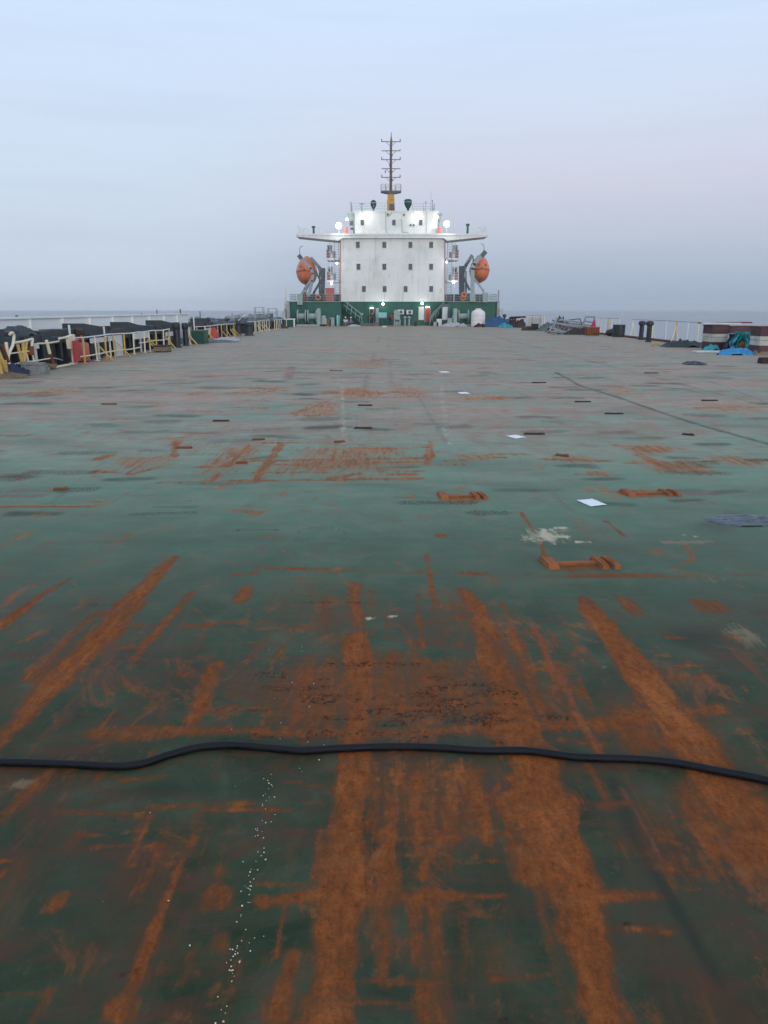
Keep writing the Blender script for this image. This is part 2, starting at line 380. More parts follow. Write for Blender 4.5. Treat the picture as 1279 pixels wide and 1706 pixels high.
patch(Rch, 400, 880, 1085, 1235, 0.50, 0.5); patch(Rch, 990, 1230, 1170, 1290, 0.52, 0.5); patch(Rch, 540, 880, 1260, 1420, 0.44, 0.5)
for k in range(80):
    u, v = random.gauss(725, 75), random.gauss(1185, 30)
    if k % 4 == 0: u, v = random.gauss(500, 50), random.gauss(1140, 28)
    if k % 9 == 0: u, v = random.gauss(560, 50), random.gauss(1222, 8)
    stroke(Dk, [(u - random.uniform(8, 30), v), (u + random.uniform(8, 30), v + random.uniform(-6, 6))], random.uniform(.02, .07), random.uniform(.4, .9), .9)
for k in range(60):
    u, v = random.uniform(0, 1279), random.uniform(1000, 1700); stroke(Dk, [(u - random.uniform(5, 25), v), (u + random.uniform(5, 25), v + random.uniform(-12, 12))], random.uniform(.01, .04), random.uniform(.2, .6), .9)
stroke(Rch, [(385, 958), (425, 955)], 0.04, .7, .6); patch(Rch, 380, 425, 975, 1015, 0.62, 0.7)
for u, v0, v1, w in ((640, 1300, 1640, .06), (693, 1290, 1420, .05), (690, 1500, 1600, .04), (728, 1490, 1760, .05), (720, 925, 1045, .035),
                     (700, 990, 1080, .03), (930, 1480, 1760, .03), (655, 1340, 1500, .04), (800, 1290, 1400, .05)):
    X = G(u, (v0+v1)/2).x; stroke(Rch, [(X, G(u, v1).y), (X, G(u, v0).y)], w, .68, .8, px=False)
for u0, u1, v, w in ((430, 560, 1497, .035), (560, 840, 1495, .03), (690, 860, 1382, .04), (960, 1085, 1492, .04), (640, 760, 1395, .03), (90, 250, 1352, .03), (250, 420, 1345, .045),
                     (430, 640, 945, .04), (640, 1100, 955, .03), (150, 260, 960, .03), (1120, 1190, 1127, .05), (900, 1270, 962, .025)):
    stroke(Rch, [(u0, v), (u1, v + random.uniform(-8, 8))], w, .62, .9)
stroke(Rch, [(765, 1330), (700, 1460)], 0.035, .6, .8); stroke(Rch, [(830, 1310), (760, 1400)], 0.03, .6, .8)
stroke(Rch, [(320, 1400), (275, 1500), (215, 1660)], 0.045, .75, .6, .03)
stroke(Rch, [(245, 1360), (215, 1440)], 0.075, .62, .8); patch(Rch, 325, 400, 1470, 1530, .62, .6); stroke(Rch, [(440, 1505), (540, 1485)], .05, .75, .7)
stroke(Rch, [(490, 1590), (460, 1680)], .08, .6, .8); patch(Rch, 340, 390, 1540, 1610, .56, .7); patch(Rch, 60, 120, 1480, 1530, .54, .7)
patch(Rch, 680, 760, 1600, 1720, .62, .6); patch(Rch, 1140, 1220, 990, 1030, .62, .6); patch(Rch, 1030, 1070, 985, 1030, .5, .6)
patch(Rch, 150, 230, 1660, 1720, .6, .6); stroke(Rch, [(0, 1370), (60, 1310)], .09, .62, .8); patch(Rch, 1110, 1279, 1290, 1460, .5, .6)
stroke(Rch, [(320, 985), (220, 1100)], .05, .5, .9)
# mid-distance outlines of old lashing grids
for p, w in (([(440, 738), (572, 736)], .09), ([(470, 738), (425, 800)], .11), ([(420, 768), (715, 763)], .10), ([(270, 803), (470, 800), (700, 797)], .12), ([(718, 735), (712, 775)], .12),
             ([(560, 748), (715, 745)], .08), ([(620, 770), (700, 770)], .14), ([(330, 778), (380, 776), (415, 742)], .10), ([(345, 805), (365, 790)], .12),
             ([(160, 785), (220, 790), (275, 775)], .11), ([(165, 765), (185, 758)], .13), ([(265, 732), (310, 728)], .10), ([(295, 735), (290, 760)], .12),
             ([(1030, 743), (1140, 748)], .17), ([(1060, 755), (1105, 778), (1180, 778)], .14), ([(905, 765), (1010, 768)], .12), ([(740, 768), (840, 762)], .10),
             ([(955, 790), (1030, 792)], .08), ([(1100, 770), (1279, 766)], .09), ([(550, 797), (600, 788)], .12), ([(650, 790), (685, 790)], .14),
             ([(540, 655), (640, 655)], .32), ([(490, 690), (545, 668)], .16), ([(490, 693), (580, 690)], .14), ([(385, 678), (440, 680)], .16), ([(780, 665), (850, 663)], .22),
             ([(380, 655), (480, 650)], .2), ([(640, 662), (720, 660)], .14), ([(0, 655), (160, 652)], .15), ([(1160, 680), (1279, 678)], .1), ([(720, 605), (830, 604)], .25), ([(0, 845), (160, 843)], .05)):
    stroke(Rch, p, w, .70, .7)
stroke(Tn, [(0, 843), (162, 842)], .055, .8, .5)
for _ in range(150):                      # faint cross seams and weld scars, denser far off
    y = 9 + 75 * random.random() ** 1.4; x = random.uniform(-11, 16); hl = random.uniform(.2, 1.6)
    stroke(Rch, [(x - hl, y), (x + hl, y + random.uniform(-.1, .1))], .06 + .004 * y, random.uniform(.3, .62), .9, px=False)
for _ in range(90):
    y = 3 + 60 * random.random() ** 1.5; x = random.uniform(-9, 14); hl = random.uniform(.08, .5)
    stroke(Dk, [(x - hl, y), (x + hl, y)], .04 + .004 * y, random.uniform(.3, .8), .9, px=False)
for u0, u1, v0, v1, s_ in ((160, 310, 750, 800, .35), (330, 430, 735, 805, .42), (420, 720, 735, 808, .50), (540, 700, 742, 758, .4), (900, 1010, 755, 775, .42), (1025, 1145, 738, 756, .6), (1060, 1190, 762, 795, .55), (1180, 1279, 755, 780, .45), (955, 1030, 783, 797, .45),
        (740, 850, 752, 775, .38), (540, 650, 643, 668, .6), (480, 590, 668, 700, .40), (380, 490, 640, 660, .35), (640, 720, 640, 664, .4), (740, 860, 655, 670, .42), (1150, 1279, 670, 690, .35), (1010, 1080, 640, 665, .3), (560, 660, 595, 620, .35), (0, 160, 640, 665, .35), (300, 360, 650, 662, .35)):
    patch(Rch, u0, u1, v0, v1, s_, .7)
for u0, u1, v0, v1, s_ in ((560, 650, 595, 625, .4), (900, 1000, 600, 640, .35), (700, 860, 596, 612, .5), (900, 1060, 670, 690, .3), (100, 330, 595, 640, .25), (480, 640, 560, 590, .3), (1040, 1150, 600, 625, .3), (520, 720, 900, 950, .25), (1060, 1120, 690, 706, .4)):
    patch(Pk, u0, u1, v0, v1, s_, .9)
for _ in range(260):
    v = random.uniform(555, 860) if random.random() < .6 else random.uniform(548, 660); u = random.uniform(-40, 1320); q = G(u, v); hl = random.uniform(.1, .35); k = .0022*q.y*q.y/2 + .02
    stroke(random.choice((Dk, Te, Te, Pk)), [(q.x - hl, q.y), (q.x + hl, q.y + random.uniform(-.1, .1)*q.y*.1)], min(k*2, .5), random.uniform(.5, 1), .8, px=False)
for _ in range(150):                      # fine scratches and weld spatter lines near by
    x = random.gauss(.2, 1.2); y = random.uniform(1.4, 4.6); l = random.uniform(.05, .35)
    if random.random() < .5: q = [(x, y), (x + random.uniform(-.02, .02), y + l)]
    else: q = [(x - l*.6, y), (x + l*.6, y + random.uniform(-.03, .03))]
    stroke(Rch, q, random.uniform(.008, .03), random.uniform(.35, .8), .9, px=False)
for u0, u1, v0, v1, s_ in ((545, 900, 1260, 1480, .34), (150, 420, 1340, 1560, .26), (0, 240, 960, 1200, .22), (380, 700, 950, 1100, .28), (880, 1020, 1040, 1300, .32), (960, 1279, 1300, 1500, .28), (600, 960, 1480, 1706, .26), (180, 460, 1560, 1706, .24), (640, 1000, 960, 1180, .22)):
    patch(Rch, u0, u1, v0, v1, s_, .8)
for u0, u1, v0, v1, s_ in ((725, 812, 818, 840, .5), (1030, 1132, 813, 833, .5), (900, 1030, 928, 955, .5), (720, 750, 888, 896, .7), (1000, 1020, 865, 872, .6)): patch(Rch, u0, u1, v0, v1, s_, .7)
stroke(Rch, [(868, 855), (890, 885), (902, 905), (908, 930)], .035, .85, .7); stroke(Rch, [(1010, 868), (1040, 893)], .035, .6, .8); stroke(Tn, [(868, 900), (885, 888), (945, 883)], .10, .7, .9); stroke(Pl, [(866, 896), (945, 894)], .035, .95, .9); stroke(Pl, [(905, 886), (925, 880), (932, 878)], .03, 1, .7)
# fore-and-aft seams
for k, y in enumerate((3.9, 6.1, 8.3, 10.6, 13.4, 16.5, 20.5, 25, 31, 38, 47, 58)):
    for j in range(9):
        x = -11.5 + j*3.2 + random.uniform(-.4, .4); stroke(random.choice((Te, Te, Pk)), [(x, y), (x + random.uniform(1, 3.2), y + .02)], .025 + .004*y, random.uniform(.25, .6), .9, px=False)
for X, w, s in ((0.95, .03, .45), (-1.47, .03, .4), (8.15, .10, .8), (-4.6, .05, .35), (-8.2, .06, .3), (11.4, .06, .4)):
    pts = [(X + .02 * math.sin(k * 1.7), 1.3 + (88 - 1.3) * (k / 24) ** 2) for k in range(25)]
    for a, b in zip(pts, pts[1:]): stroke(Te, [a, b], w * (1 + .02 * a[1]), s * random.uniform(.55, 1), .8, px=False)
stroke(Te, [(925, 620), (965, 642), (1035, 664), (1095, 685), (1155, 705), (1225, 725), (1300, 745)], .16, .95, .6)
stroke(Te, [(1150, 625), (1210, 645), (1279, 672)], .14, .6, .8)
stroke(Te, [(0, 680), (60, 662), (160, 645)], .12, .5, .8); stroke(Te, [(60, 860), (130, 800), (180, 765)], .05, .5, .9); stroke(Te, [(690, 650), (720, 700), (745, 740)], .13, .5, .9)
stroke(Pk, [(842, 945), (892, 1050), (925, 1120), (1000, 1250)], .028, .75, .9); stroke(Pk, [(1035, 1310), (1075, 1385), (1100, 1430)], .025, .7, .9); stroke(Rch, [(890, 1050), (915, 1100), (940, 1150)], .04, .8, .8); stroke(Rch, [(960, 1190), (1000, 1255)], .04, .8, .8); stroke(Te, [(1020, 1300), (1060, 1400), (1130, 1520), (1200, 1640)], .055, .9, .9)
stroke(Pk, [(905, 1080), (950, 1160)], .04, .6, .8); stroke(Pk, [(250, 1030), (180, 1140)], .05, .5, .9); stroke(Pk, [(110, 1320), (40, 1400)], .06, .6, .9)
for X, w, s_ in ((-.55, .25, .5), (.15, .2, .45), (1.9, .25, .5), (-2.9, .3, .4), (3.3, .2, .35), (-6.2, .35, .35), (6.6, .3, .35)):
    for k in range(6):
        y = 9 + 9*k + random.uniform(-3, 3); stroke(random.choice((Te, Pk)), [(X, y), (X + random.uniform(-.05, .05), y + random.uniform(3, 8))], w, s_, .9, px=False)
stroke(Pk, [(488, 610), (478, 632)], .35, .8, .6); stroke(Pk, [(640, 605), (850, 603)], .5, .55, .8); stroke(Pk, [(520, 1010), (640, 925)], .06, .35, .9)
patch(Pk, 500, 860, 890, 960, .25, .9)
# dark stains and patches, one just under the hose, pale scrapes
for a in ((180, 420, 1040, 1210, .75), (1060, 1279, 1030, 1110, .8), (100, 420, 1285, 1340, .8), (1040, 1200, 1330, 1500, .75), (240, 420, 980, 1060, .5), (820, 1000, 985, 1060, .55), (1090, 1279, 860, 905, .6),
          (430, 520, 725, 735, .7), (530, 560, 724, 732, .7), (960, 1279, 1560, 1720, .35), (480, 700, 880, 900, .3), (1180, 1279, 700, 722, .4), (0, 120, 1380, 1450, .5)):
    patch(Te, *a[:4], a[4], .9)
patch(Pl, 858, 950, 879, 908, .78, .9); patch(Tn, 850, 960, 876, 912, .6, .9);
stroke(Te, [(535 + 43*math.cos(a), 893 + 15*math.sin(a)) for a in [2*math.pi*i/24 for i in range(25)]], .014, .9, .8)
stroke(Pl, [(890, 884), (950, 878)], .03, .9, .8); stroke(Pl, [(960, 903), (1008, 902)], .012, .9, .9)
stroke(Pl, [(590, 1033), (660, 1026)], .012, .9, .8); stroke(Tn, [(1110, 903), (1180, 903)], .12, .7, .9); patch(Tn, 1190, 1279, 1030, 1090, .6, .8); patch(Tn, 1100, 1279, 930, 985, .35, .9)
stroke(Pl, [(1130, 890), (1165, 895)], .03, .5, .9); patch(Tn, 0, 80, 1290, 1320, .8, .8); patch(Tn, 900, 1060, 1050, 1180, .2, .9)
patch(Tn, 470, 560, 700, 760, .25, .9); stroke(Pl, [(570, 640), (572, 740)], .12, .35, .9); stroke(Pl, [(735, 640), (745, 740)], .12, .3, .9)
patch(Te, 1180, 1279, 840, 880, .5, .9)

def deck_mesh():
    ny, nx = GX.shape
    fr = np.array([edge_r(y) for y in ys]) / 17.9
    PX = np.where(GX > 0, GX * np.where(GX > 10, 1 + (fr[:, None] - 1) * np.clip((GX - 10) / 7.9, 0, 1), 1), GX)
    co = np.stack([PX, GY, np.zeros_like(PX)], -1).reshape(-1, 3).astype(np.float32)
    i = np.arange(ny * nx).reshape(ny, nx)
    q = np.stack([i[:-1, :-1], i[:-1, 1:], i[1:, 1:], i[1:, :-1]], -1).reshape(-1, 4).astype(np.int32)
    me = bpy.data.meshes.new('ship_deck'); me.vertices.add(len(co)); me.vertices.foreach_set('co', co.ravel())
    me.loops.add(q.size); me.loops.foreach_set('vertex_index', q.ravel()); me.polygons.add(len(q))
    me.polygons.foreach_set('loop_start', np.arange(0, q.size, 4, dtype=np.int32)); me.update(calc_edges=True)
    for nm, chs in (('marks', (Rch, Dk, Pl)), ('stains', (Te, Pk, Tn))):
        a = me.attributes.new(nm, 'FLOAT_COLOR', 'POINT')
        a.data.foreach_set('color', np.stack([c.ravel() for c in chs] + [np.ones(ny * nx)], -1).astype(np.float32).ravel())
    return me
def deck_mat():
    m = bpy.data.materials.new('worn_deck_paint'); m.use_nodes = True; nt = m.node_tree; nt.nodes.clear()
    out = N(nt, 'ShaderNodeOutputMaterial'); p = N(nt, 'ShaderNodeBsdfPrincipled'); L(nt, p.outputs[0], out.inputs[0])
    v = N(nt, 'ShaderNodeTexCoord').outputs['Object']
    def att(nm):
        a = N(nt, 'ShaderNodeAttribute', attribute_name=nm); s = N(nt, 'ShaderNodeSeparateColor'); L(nt, a.outputs['Color'], s.inputs[0]); return s.outputs
    r, d, pl = att('marks')[:3]; te, pk, tn = att('stains')[:3]
    sp = N(nt, 'ShaderNodeSeparateXYZ'); L(nt, v, sp.inputs[0])
    nbig = noise(nt, v, 0.5, 5, 0.6); nmid = noise(nt, v, 2.3, 6, 0.62, .5); nx = noise(nt, mapping(nt, v, (1, 4.5, 1)), 2.0, 6, .65)
    nfine = noise(nt, v, 17, 8, .72, .3); nvf = noise(nt, v, 90, 5, .65); nl = noise(nt, mapping(nt, v, (7, 1.0, 1)), 2.0, 7, .7, .4)
    # paint: teal-green, greyer where chalked, foot wear; paler far off, dusty with grazing sheen painted in
    far1 = noise(nt, mapping(nt, v, (.22, .55, 1)), 1.0, 6, .62, .6); far2 = noise(nt, mapping(nt, v, (.3, .9, 1), (7, 3, 0)), 1.0, 7, .68, .4)
    c = ramp(nt, nmid, [(0.32, (0.016, 0.027, 0.013, 1)), (0.44, (0.026, 0.046, 0.023, 1)), (0.55, (0.040, 0.062, 0.034, 1)), (0.68, (0.070, 0.092, 0.056, 1))])
    c = mix(nt, maprange(nt, nbig, .44, .64, 0, .6), c, (0.052, 0.052, 0.038, 1))
    c = mix(nt, maprange(nt, nx, .48, .72, 0, .65), c, (0.085, 0.050, 0.034, 1))
    c = mix(nt, maprange(nt, nfine, .55, .72, 0, .5), c, (0.095, 0.095, 0.070, 1))
    c = mix(nt, maprange(nt, nvf, .58, .70, 0, .5), c, (0.013, 0.015, 0.011, 1))
    dust_sheen = math_(nt, 'MULTIPLY', maprange(nt, sp.outputs[1], 2.6, 11, 0.0, 1), maprange(nt, far2, .25, .6, .55, .95))  # rises with distance: a dusty film plus grazing sheen put into the colour
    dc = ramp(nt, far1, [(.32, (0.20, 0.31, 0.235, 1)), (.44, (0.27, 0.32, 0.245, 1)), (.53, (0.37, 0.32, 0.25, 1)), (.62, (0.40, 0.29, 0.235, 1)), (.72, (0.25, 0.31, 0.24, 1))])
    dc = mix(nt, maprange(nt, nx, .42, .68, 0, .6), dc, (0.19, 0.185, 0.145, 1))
    dust_sheen_f = maprange(nt, sp.outputs[1], 3, 18, 0, 1)  # lightens the washes far off, grazing sheen painted into them
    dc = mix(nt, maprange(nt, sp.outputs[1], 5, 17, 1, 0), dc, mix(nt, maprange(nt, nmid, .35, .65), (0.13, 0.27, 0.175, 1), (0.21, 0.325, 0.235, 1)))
    c = mix(nt, dust_sheen, c, dc)
    wash = noise(nt, mapping(nt, v, (1.6, .9, 1), (5, 1, 0)), 1.3, 8, .66, .7); wash2 = noise(nt, mapping(nt, v, (1, 3.2, 1), (1, 9, 0)), 1.5, 8, .7, .5); wash3 = noise(nt, mapping(nt, v, (5.5, .8, 1), (2, 2, 0)), 1.2, 8, .7, .3)
    clean = math_(nt, 'MAXIMUM', maprange(nt, sp.outputs[1], 4.0, 5.2, 1, .25), maprange(nt, sp.outputs[1], 9, 12, .0, 1))
    c = mix(nt, math_(nt, 'MULTIPLY', maprange(nt, wash, .44, .70, 0, .75), clean), c, mix(nt, dust_sheen_f, (0.085, 0.040, 0.022, 1), (0.38, 0.215, 0.145, 1)))
    c = mix(nt, math_(nt, 'MULTIPLY', maprange(nt, wash2, .50, .68, 0, .65), clean), c, mix(nt, dust_sheen_f, (0.105, 0.038, 0.024, 1), (0.33, 0.19, 0.14, 1)))
    c = mix(nt, math_(nt, 'MULTIPLY', maprange(nt, wash3, .52, .70, 0, .6), clean), c, mix(nt, dust_sheen_f, (0.150, 0.055, 0.022, 1), (0.34, 0.23, 0.16, 1)))
    dust_sheen_r = maprange(nt, sp.outputs[1], 4, 14, 0, 1)  # pales rust and its halo with distance, sheen painted into their colour
    def mask(ch, lo, hi, k1=1.3, k2=1.3, base=None):
        a = math_(nt, 'MULTIPLY', math_(nt, 'SUBTRACT', nl, .5), k1)
        b = math_(nt, 'MULTIPLY', math_(nt, 'SUBTRACT', nfine, .5), k2)
        g = math_(nt, 'MULTIPLY', maprange(nt, ch, 0.0, .12), math_(nt, 'ADD', a, b))
        return maprange(nt, math_(nt, 'ADD', ch, g), lo, hi)
    te_m = math_(nt, 'MULTIPLY', maprange(nt, math_(nt, 'ADD', te, math_(nt, 'MULTIPLY', math_(nt, 'SUBTRACT', nmid, .5), te)), .15, 1.1), .7)
    c = mix(nt, te_m, c, (0.020, 0.032, 0.024, 1))
    c = mix(nt, math_(nt, 'MULTIPLY', mask(tn, .3, .7), .6), c, (0.26, 0.20, 0.12, 1))
    rc = ramp(nt, noise(nt, mapping(nt, v, (1.3, .7, 1)), 19, 9, .78), [(.36, (0.13, 0.038, 0.011, 1)), (.46, (0.26, 0.072, 0.018, 1)), (.60, (0.34, 0.102, 0.026, 1)), (.75, (0.42, 0.16, 0.055, 1))])
    rc = mix(nt, maprange(nt, nl, .35, .7, 0, .5), rc, (0.15, 0.045, 0.016, 1))
    tone = noise(nt, mapping(nt, v, (2.2, .7, 1), (4, 4, 0)), 1.6, 7, .7, .3)
    rc = mix(nt, maprange(nt, tone, .36, .52, .6, 0), rc, (0.13, 0.05, 0.022, 1))
    rc = mix(nt, maprange(nt, tone, .52, .68, 0, .6), rc, (0.42, 0.14, 0.04, 1))
    rc = mix(nt, maprange(nt, nx, .5, .7, 0, .35), rc, (0.19, 0.10, 0.05, 1))
    rc = mix(nt, dust_sheen_r, rc, mix(nt, 1.0, rc, (1.35, 1.75, 2.4, 1), 'MULTIPLY'))
    rb0 = mask(r, .16, .84, 2.3, 1.5)
    isl = noise(nt, mapping(nt, v, (1, .8, 1), (6, 2, 1)), 7.5, 10, .80, .4); isl2 = noise(nt, mapping(nt, v, (1, 1, 1), (1, 7, 1)), 30, 8, .8, .2)
    keep = math_(nt, 'MULTIPLY', maprange(nt, isl, .38, .46, .35, 1.0), maprange(nt, isl2, .40, .47, .55, 1.0))
    rb = math_(nt, 'MULTIPLY', math_(nt, 'MULTIPLY', rb0, keep), maprange(nt, tone, .30, .46, .62, 1.0))
    halo = maprange(nt, math_(nt, 'ADD', r, math_(nt, 'MULTIPLY', math_(nt, 'SUBTRACT', nmid, .5), .9)), .04, .6, 0, .72)
    c = mix(nt, halo, c, mix(nt, dust_sheen_r, (0.125, 0.048, 0.019, 1), (0.40, 0.20, 0.11, 1)))
    free = maprange(nt, math_(nt, 'MULTIPLY', noise(nt, mapping(nt, v, (1.2, .8, 1), (3, 8, 0)), 1.9, 8, .72, .8), maprange(nt, sp.outputs[1], 3, 14, 1.0, .93)), .545, .66, 0, .7)
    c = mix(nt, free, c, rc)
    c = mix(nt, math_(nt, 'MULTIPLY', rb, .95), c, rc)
    pit = maprange(nt, noise(nt, v, 60, 8, .8), .50, .58)
    dk = math_(nt, 'MULTIPLY', mask(d, .25, .6, .9, .9), maprange(nt, noise(nt, mapping(nt, v, (1, .8, 1)), 42, 10, .82, .2), .485, .535))
    c = mix(nt, math_(nt, 'MULTIPLY', dk, .85), c, (0.030, 0.014, 0.010, 1))
    c = mix(nt, math_(nt, 'MULTIPLY', math_(nt, 'MULTIPLY', rb, pit), .3), c, (0.075, 0.024, 0.012, 1))
    c = mix(nt, math_(nt, 'MULTIPLY', mask(pk, .35, 1.0, 1.8, 1.6), .6), c, (0.19, 0.075, 0.065, 1))
    c = mix(nt, math_(nt, 'MULTIPLY', mask(pl, .15, .75, 1.8, 1.2), .8), c, (0.54, 0.47, 0.33, 1))
    chips = maprange(nt, noise(nt, mapping(nt, v, (1, 1, 1), (9, 2, 0)), 38, 3, .6), .735, .76, 0, .7)
    c = mix(nt, chips, c, (0.17, 0.19, 0.16, 1))
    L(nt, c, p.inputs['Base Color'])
    ro = mix(nt, rb, maprange(nt, nmid, .3, .7, .50, .70), (.85, .85, .85, 1)); L(nt, ro, p.inputs['Roughness'])
    p.inputs['Specular IOR Level'].default_value = 0.09
    h = math_(nt, 'ADD', math_(nt, 'MULTIPLY', nfine, .5), math_(nt, 'ADD', math_(nt, 'MULTIPLY', noise(nt, v, 60, 5, .7), math_(nt, 'ADD', math_(nt, 'MULTIPLY', rb, .5), .12)), math_(nt, 'MULTIPLY', nmid, .8)))
    b = N(nt, 'ShaderNodeBump'); b.inputs['Strength'].default_value = .55; b.inputs['Distance'].default_value = .012
    L(nt, h, b.inputs['Height']); L(nt, b.outputs[0], p.inputs['Normal'])
    return m
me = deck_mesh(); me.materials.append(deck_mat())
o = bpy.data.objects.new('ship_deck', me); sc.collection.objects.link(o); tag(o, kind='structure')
s = MB()                                   # hull sides under the deck
edge = [(XL, -6)] + [(XL, 130)] + [(edge_r(y), y) for y in (130, Y0, Y0-8, Y0-16, Y0-26, 55, -6)]
n = len(edge)
s.add([(x, y, -0.006) for x, y in edge] + [(x * .99, y, SEA - 1) for x, y in edge], [(i, (i+1) % n, (i+1) % n + n, i+n) for i in range(n)] + [tuple(range(2*n-1, n-1, -1))])
tag(link('ship_hull', s, K['green2'], smooth=False), kind='structure')

# ---------------------------------------------------------------- foreground: hose, flakes, papers, fittings
def catmull(P, k=10):
    P = [Vector(p) for p in P]; P = [2*P[0]-P[1]] + P + [2*P[-1]-P[-2]]; out = []
    for i in range(1, len(P) - 2):
        for j in range(k):
            t = j / k; a, b, c, d = P[i-1:i+3]
            out.append(0.5 * ((2*b) + (c-a)*t + (2*a-5*b+4*c-d)*t*t + (3*b-a-3*c+d)*t**3))
    return out + [P[-2]]
hr = 0.018
hp = [(-260, 1262), (-120, 1268), (-20, 1269), (100, 1272), (190, 1276), (235, 1272), (280, 1258), (330, 1245), (385, 1241), (440, 1245), (500, 1250), (560, 1247), (640, 1244), (720, 1245), (800, 1250),
      (880, 1251), (960, 1261), (1050, 1264), (1120, 1270), (1190, 1283), (1279, 1300), (1400, 1330), (1560, 1350)]
pth = catmull([G(u, v, hr) for u, v in hp], 14); s = MB(); s.tube(pth, hr, 16, [hr * (1 + .05*mnoise.noise(p*14)) for p in pth])
tag(link('hose', s, K['rubber'], origin=G(640, 1244)), 'thick black rubber hose snaking across the rusty foreground deck', 'hose')
s = MB()
for _ in range(120):
    t = random.random(); v = 1290 + 430 * t if random.random() < .8 else random.uniform(1040, 1290)
    u = (445 if v < 1300 else 455 - (v - 1300) * .22) + random.gauss(0, 9)
    if v < 1290: u = 500 - (1290 - v) * .05 + random.gauss(0, 22)
    if random.random() < .12: u += random.uniform(-250, 60)
    g = G(u, v); a = random.uniform(0, 3); r = random.uniform(.0007, .0026)
    s.obox(g + Vector((0, 0, .004)), (r * 2, r * random.uniform(1, 2.2), .002), (random.uniform(-.5, .5), random.uniform(-.5, .5), a))
tag(link('paint_flakes', s, K['cream'], smooth=False), 'trail of tiny pale paint flakes scattered over the near deck', 'paint flakes', kind='stuff')
for (u, v, w, l, a, lab) in ((985, 838, .20, .27, .35, 'large white paper sheet lying on the green deck, nearest of the papers'), (859, 728, .22, .28, .5, 'white scrap of paper lying on deck beyond the largest sheet'),
                         (772, 655, .24, .4, .1, 'small white paper scrap lying on the middle of the deck'), (740, 620, .3, .5, .2, 'tiny white paper scrap, farthest of those on the deck')):
    g = G(u, v); s = MB(); n = 6
    vs = []; ca, sa = math.cos(a), math.sin(a)
    for i in range(n+1):
        for j in range(n+1):
            x, y = (i/n-.5)*w, (j/n-.5)*l
            vs.append((g.x + x*ca + y*sa*-1, g.y + x*sa + y*ca, .006 + .012*abs(mnoise.noise(Vector((x*9, y*9, u))))))
    s.add(vs, [(i*(n+1)+j, (i+1)*(n+1)+j, (i+1)*(n+1)+j+1, i*(n+1)+j+1) for i in range(n) for j in range(n)])
    o = link('paper_sheet', s, K['paper'], origin=g); tag(o, lab, 'paper', 'papers lying on the deck')
    so_ = o.modifiers.new('thick', 'SOLIDIFY'); so_.thickness = .001
def fitting(u0, u1, v, lab, turn=0.0, h=.036):
    a, b = G(u0, v), G(u1, v); c = (a + b) / 2; t = thing('lashing_fitting', lab, 'deck fitting', c, 'rusty lashing fittings welded on the deck'); w = (b - a).x
    s = MB(); s.obox(c + Vector((0, 0, h*.3)), (w*.7, .05, h*.6), (0, 0, .04)); link('crossbar', s, K['fitrust'], t)
    for k, (x, ww) in enumerate(((-.42, .10), (.28, .06), (.43, .06))):
        s = MB(); n = 6
        s.obox(c + Vector((w*x, 0, h*.5)), (ww, .26, h), (.02, .03, .12 + .06*k), .8); s.obox(c + Vector((w*x + .01, .02, h*.9)), (ww*.45, .2, h*.35), (0, 0, .2), .8)
        link('rail_block', s, K['fitrust'], t)
    return t
fitting(905, 1025, 940, 'rusty H shaped lashing fitting on deck below the pale scrape')
fitting(732, 808, 828, 'rusty lashing fitting on the green deck left of the large paper sheet')
fitting(1038, 1128, 823, 'rusty lashing fitting on the deck right of the large paper sheet')
for u, v, l, tw, lab in ((605, 714, 31, 0, 'dark steel stub on deck, nearer of the two in line before the white tower'), (608, 676, 25, 0, 'dark steel stub on deck, farther of the two in line before the white tower'),
        (368, 702, 28, 0, 'short red brown steel stub alone on the deck left of centre'), (971, 670, 28, 0, 'short dark steel stub on deck between two others beside the right seam'),
        (1023, 690, 32, 0, 'long dark steel stub on the deck beside the right seam'), (890, 724, 36, 0, 'low red brown steel stub just beyond the second paper scrap'),
        (306, 747, 28, 0, 'red brown steel stub beside the orange rust outlines at left'), (402, 772, 20, .1, 'small dark steel stub within the orange rust outlines at left'),
        (1146, 725, 20, -.6, 'slanted dark steel stub on the deck near the right edge of view'), (181, 674, 26, 0, 'rust red steel stub on the grey deck far to the left'),
        (898, 638, 24, 0, 'distant dark steel stub on deck left of the long dark seam'), (936, 760, 24, -.7, 'slanted rusty steel stub above the right hand rust patch'),
        (565, 737, 18, .2, 'dark lump of welded steel at the corner of the rust outline'), (1085, 622, 24, 0, 'far dark steel stub right of the long seam'), (100, 816, 22, .1, 'small rust brown stub on the green deck above the tan stripe'),
        (1182, 668, 28, 0, 'thin dark steel stub near the right edge beyond the slanted one'), (560, 618, 22, 0, 'tiny rust brown stub far off on the deck centre line'), (430, 733, 22, .1, 'rust brown stub lying beside the dark smudges')):
    g = G(u, v); w = l / F * (g.y * 1.02); s = MB()
    s.obox(g + Vector((0, 0, .013)), (w, .05, .026), (.05, .03, tw), .85); s.obox(g + Vector((w*.3, .03, .012)), (w*.35, .09, .025), (0, 0, tw + .2), .8)
    tag(link('steel_stub', s, K['rust' if 'rust' in lab else 'drust'], origin=g, smooth=False), lab, 'steel stub', 'cut off steel stubs on the deck')
g = G(1235, 868); s = MB(); s.heap(g + Vector((.12, 0, 0)), .50, .20, .02, 3, fold=1.0, fq=4.5)
tag(link('plastic_sheet', s, K['duskfilm'], origin=g), 'crumpled bluish grey plastic sheet lying flat on the deck at the right edge', 'plastic sheet')
g = G(1157, 607); s = MB(); s.heap(g, .42, .5, .10, 9, fold=.9)
tag(link('rope_heap', s, K['black'], origin=g), 'small black heap of rope on the deck before the red and white boxes', 'rope')
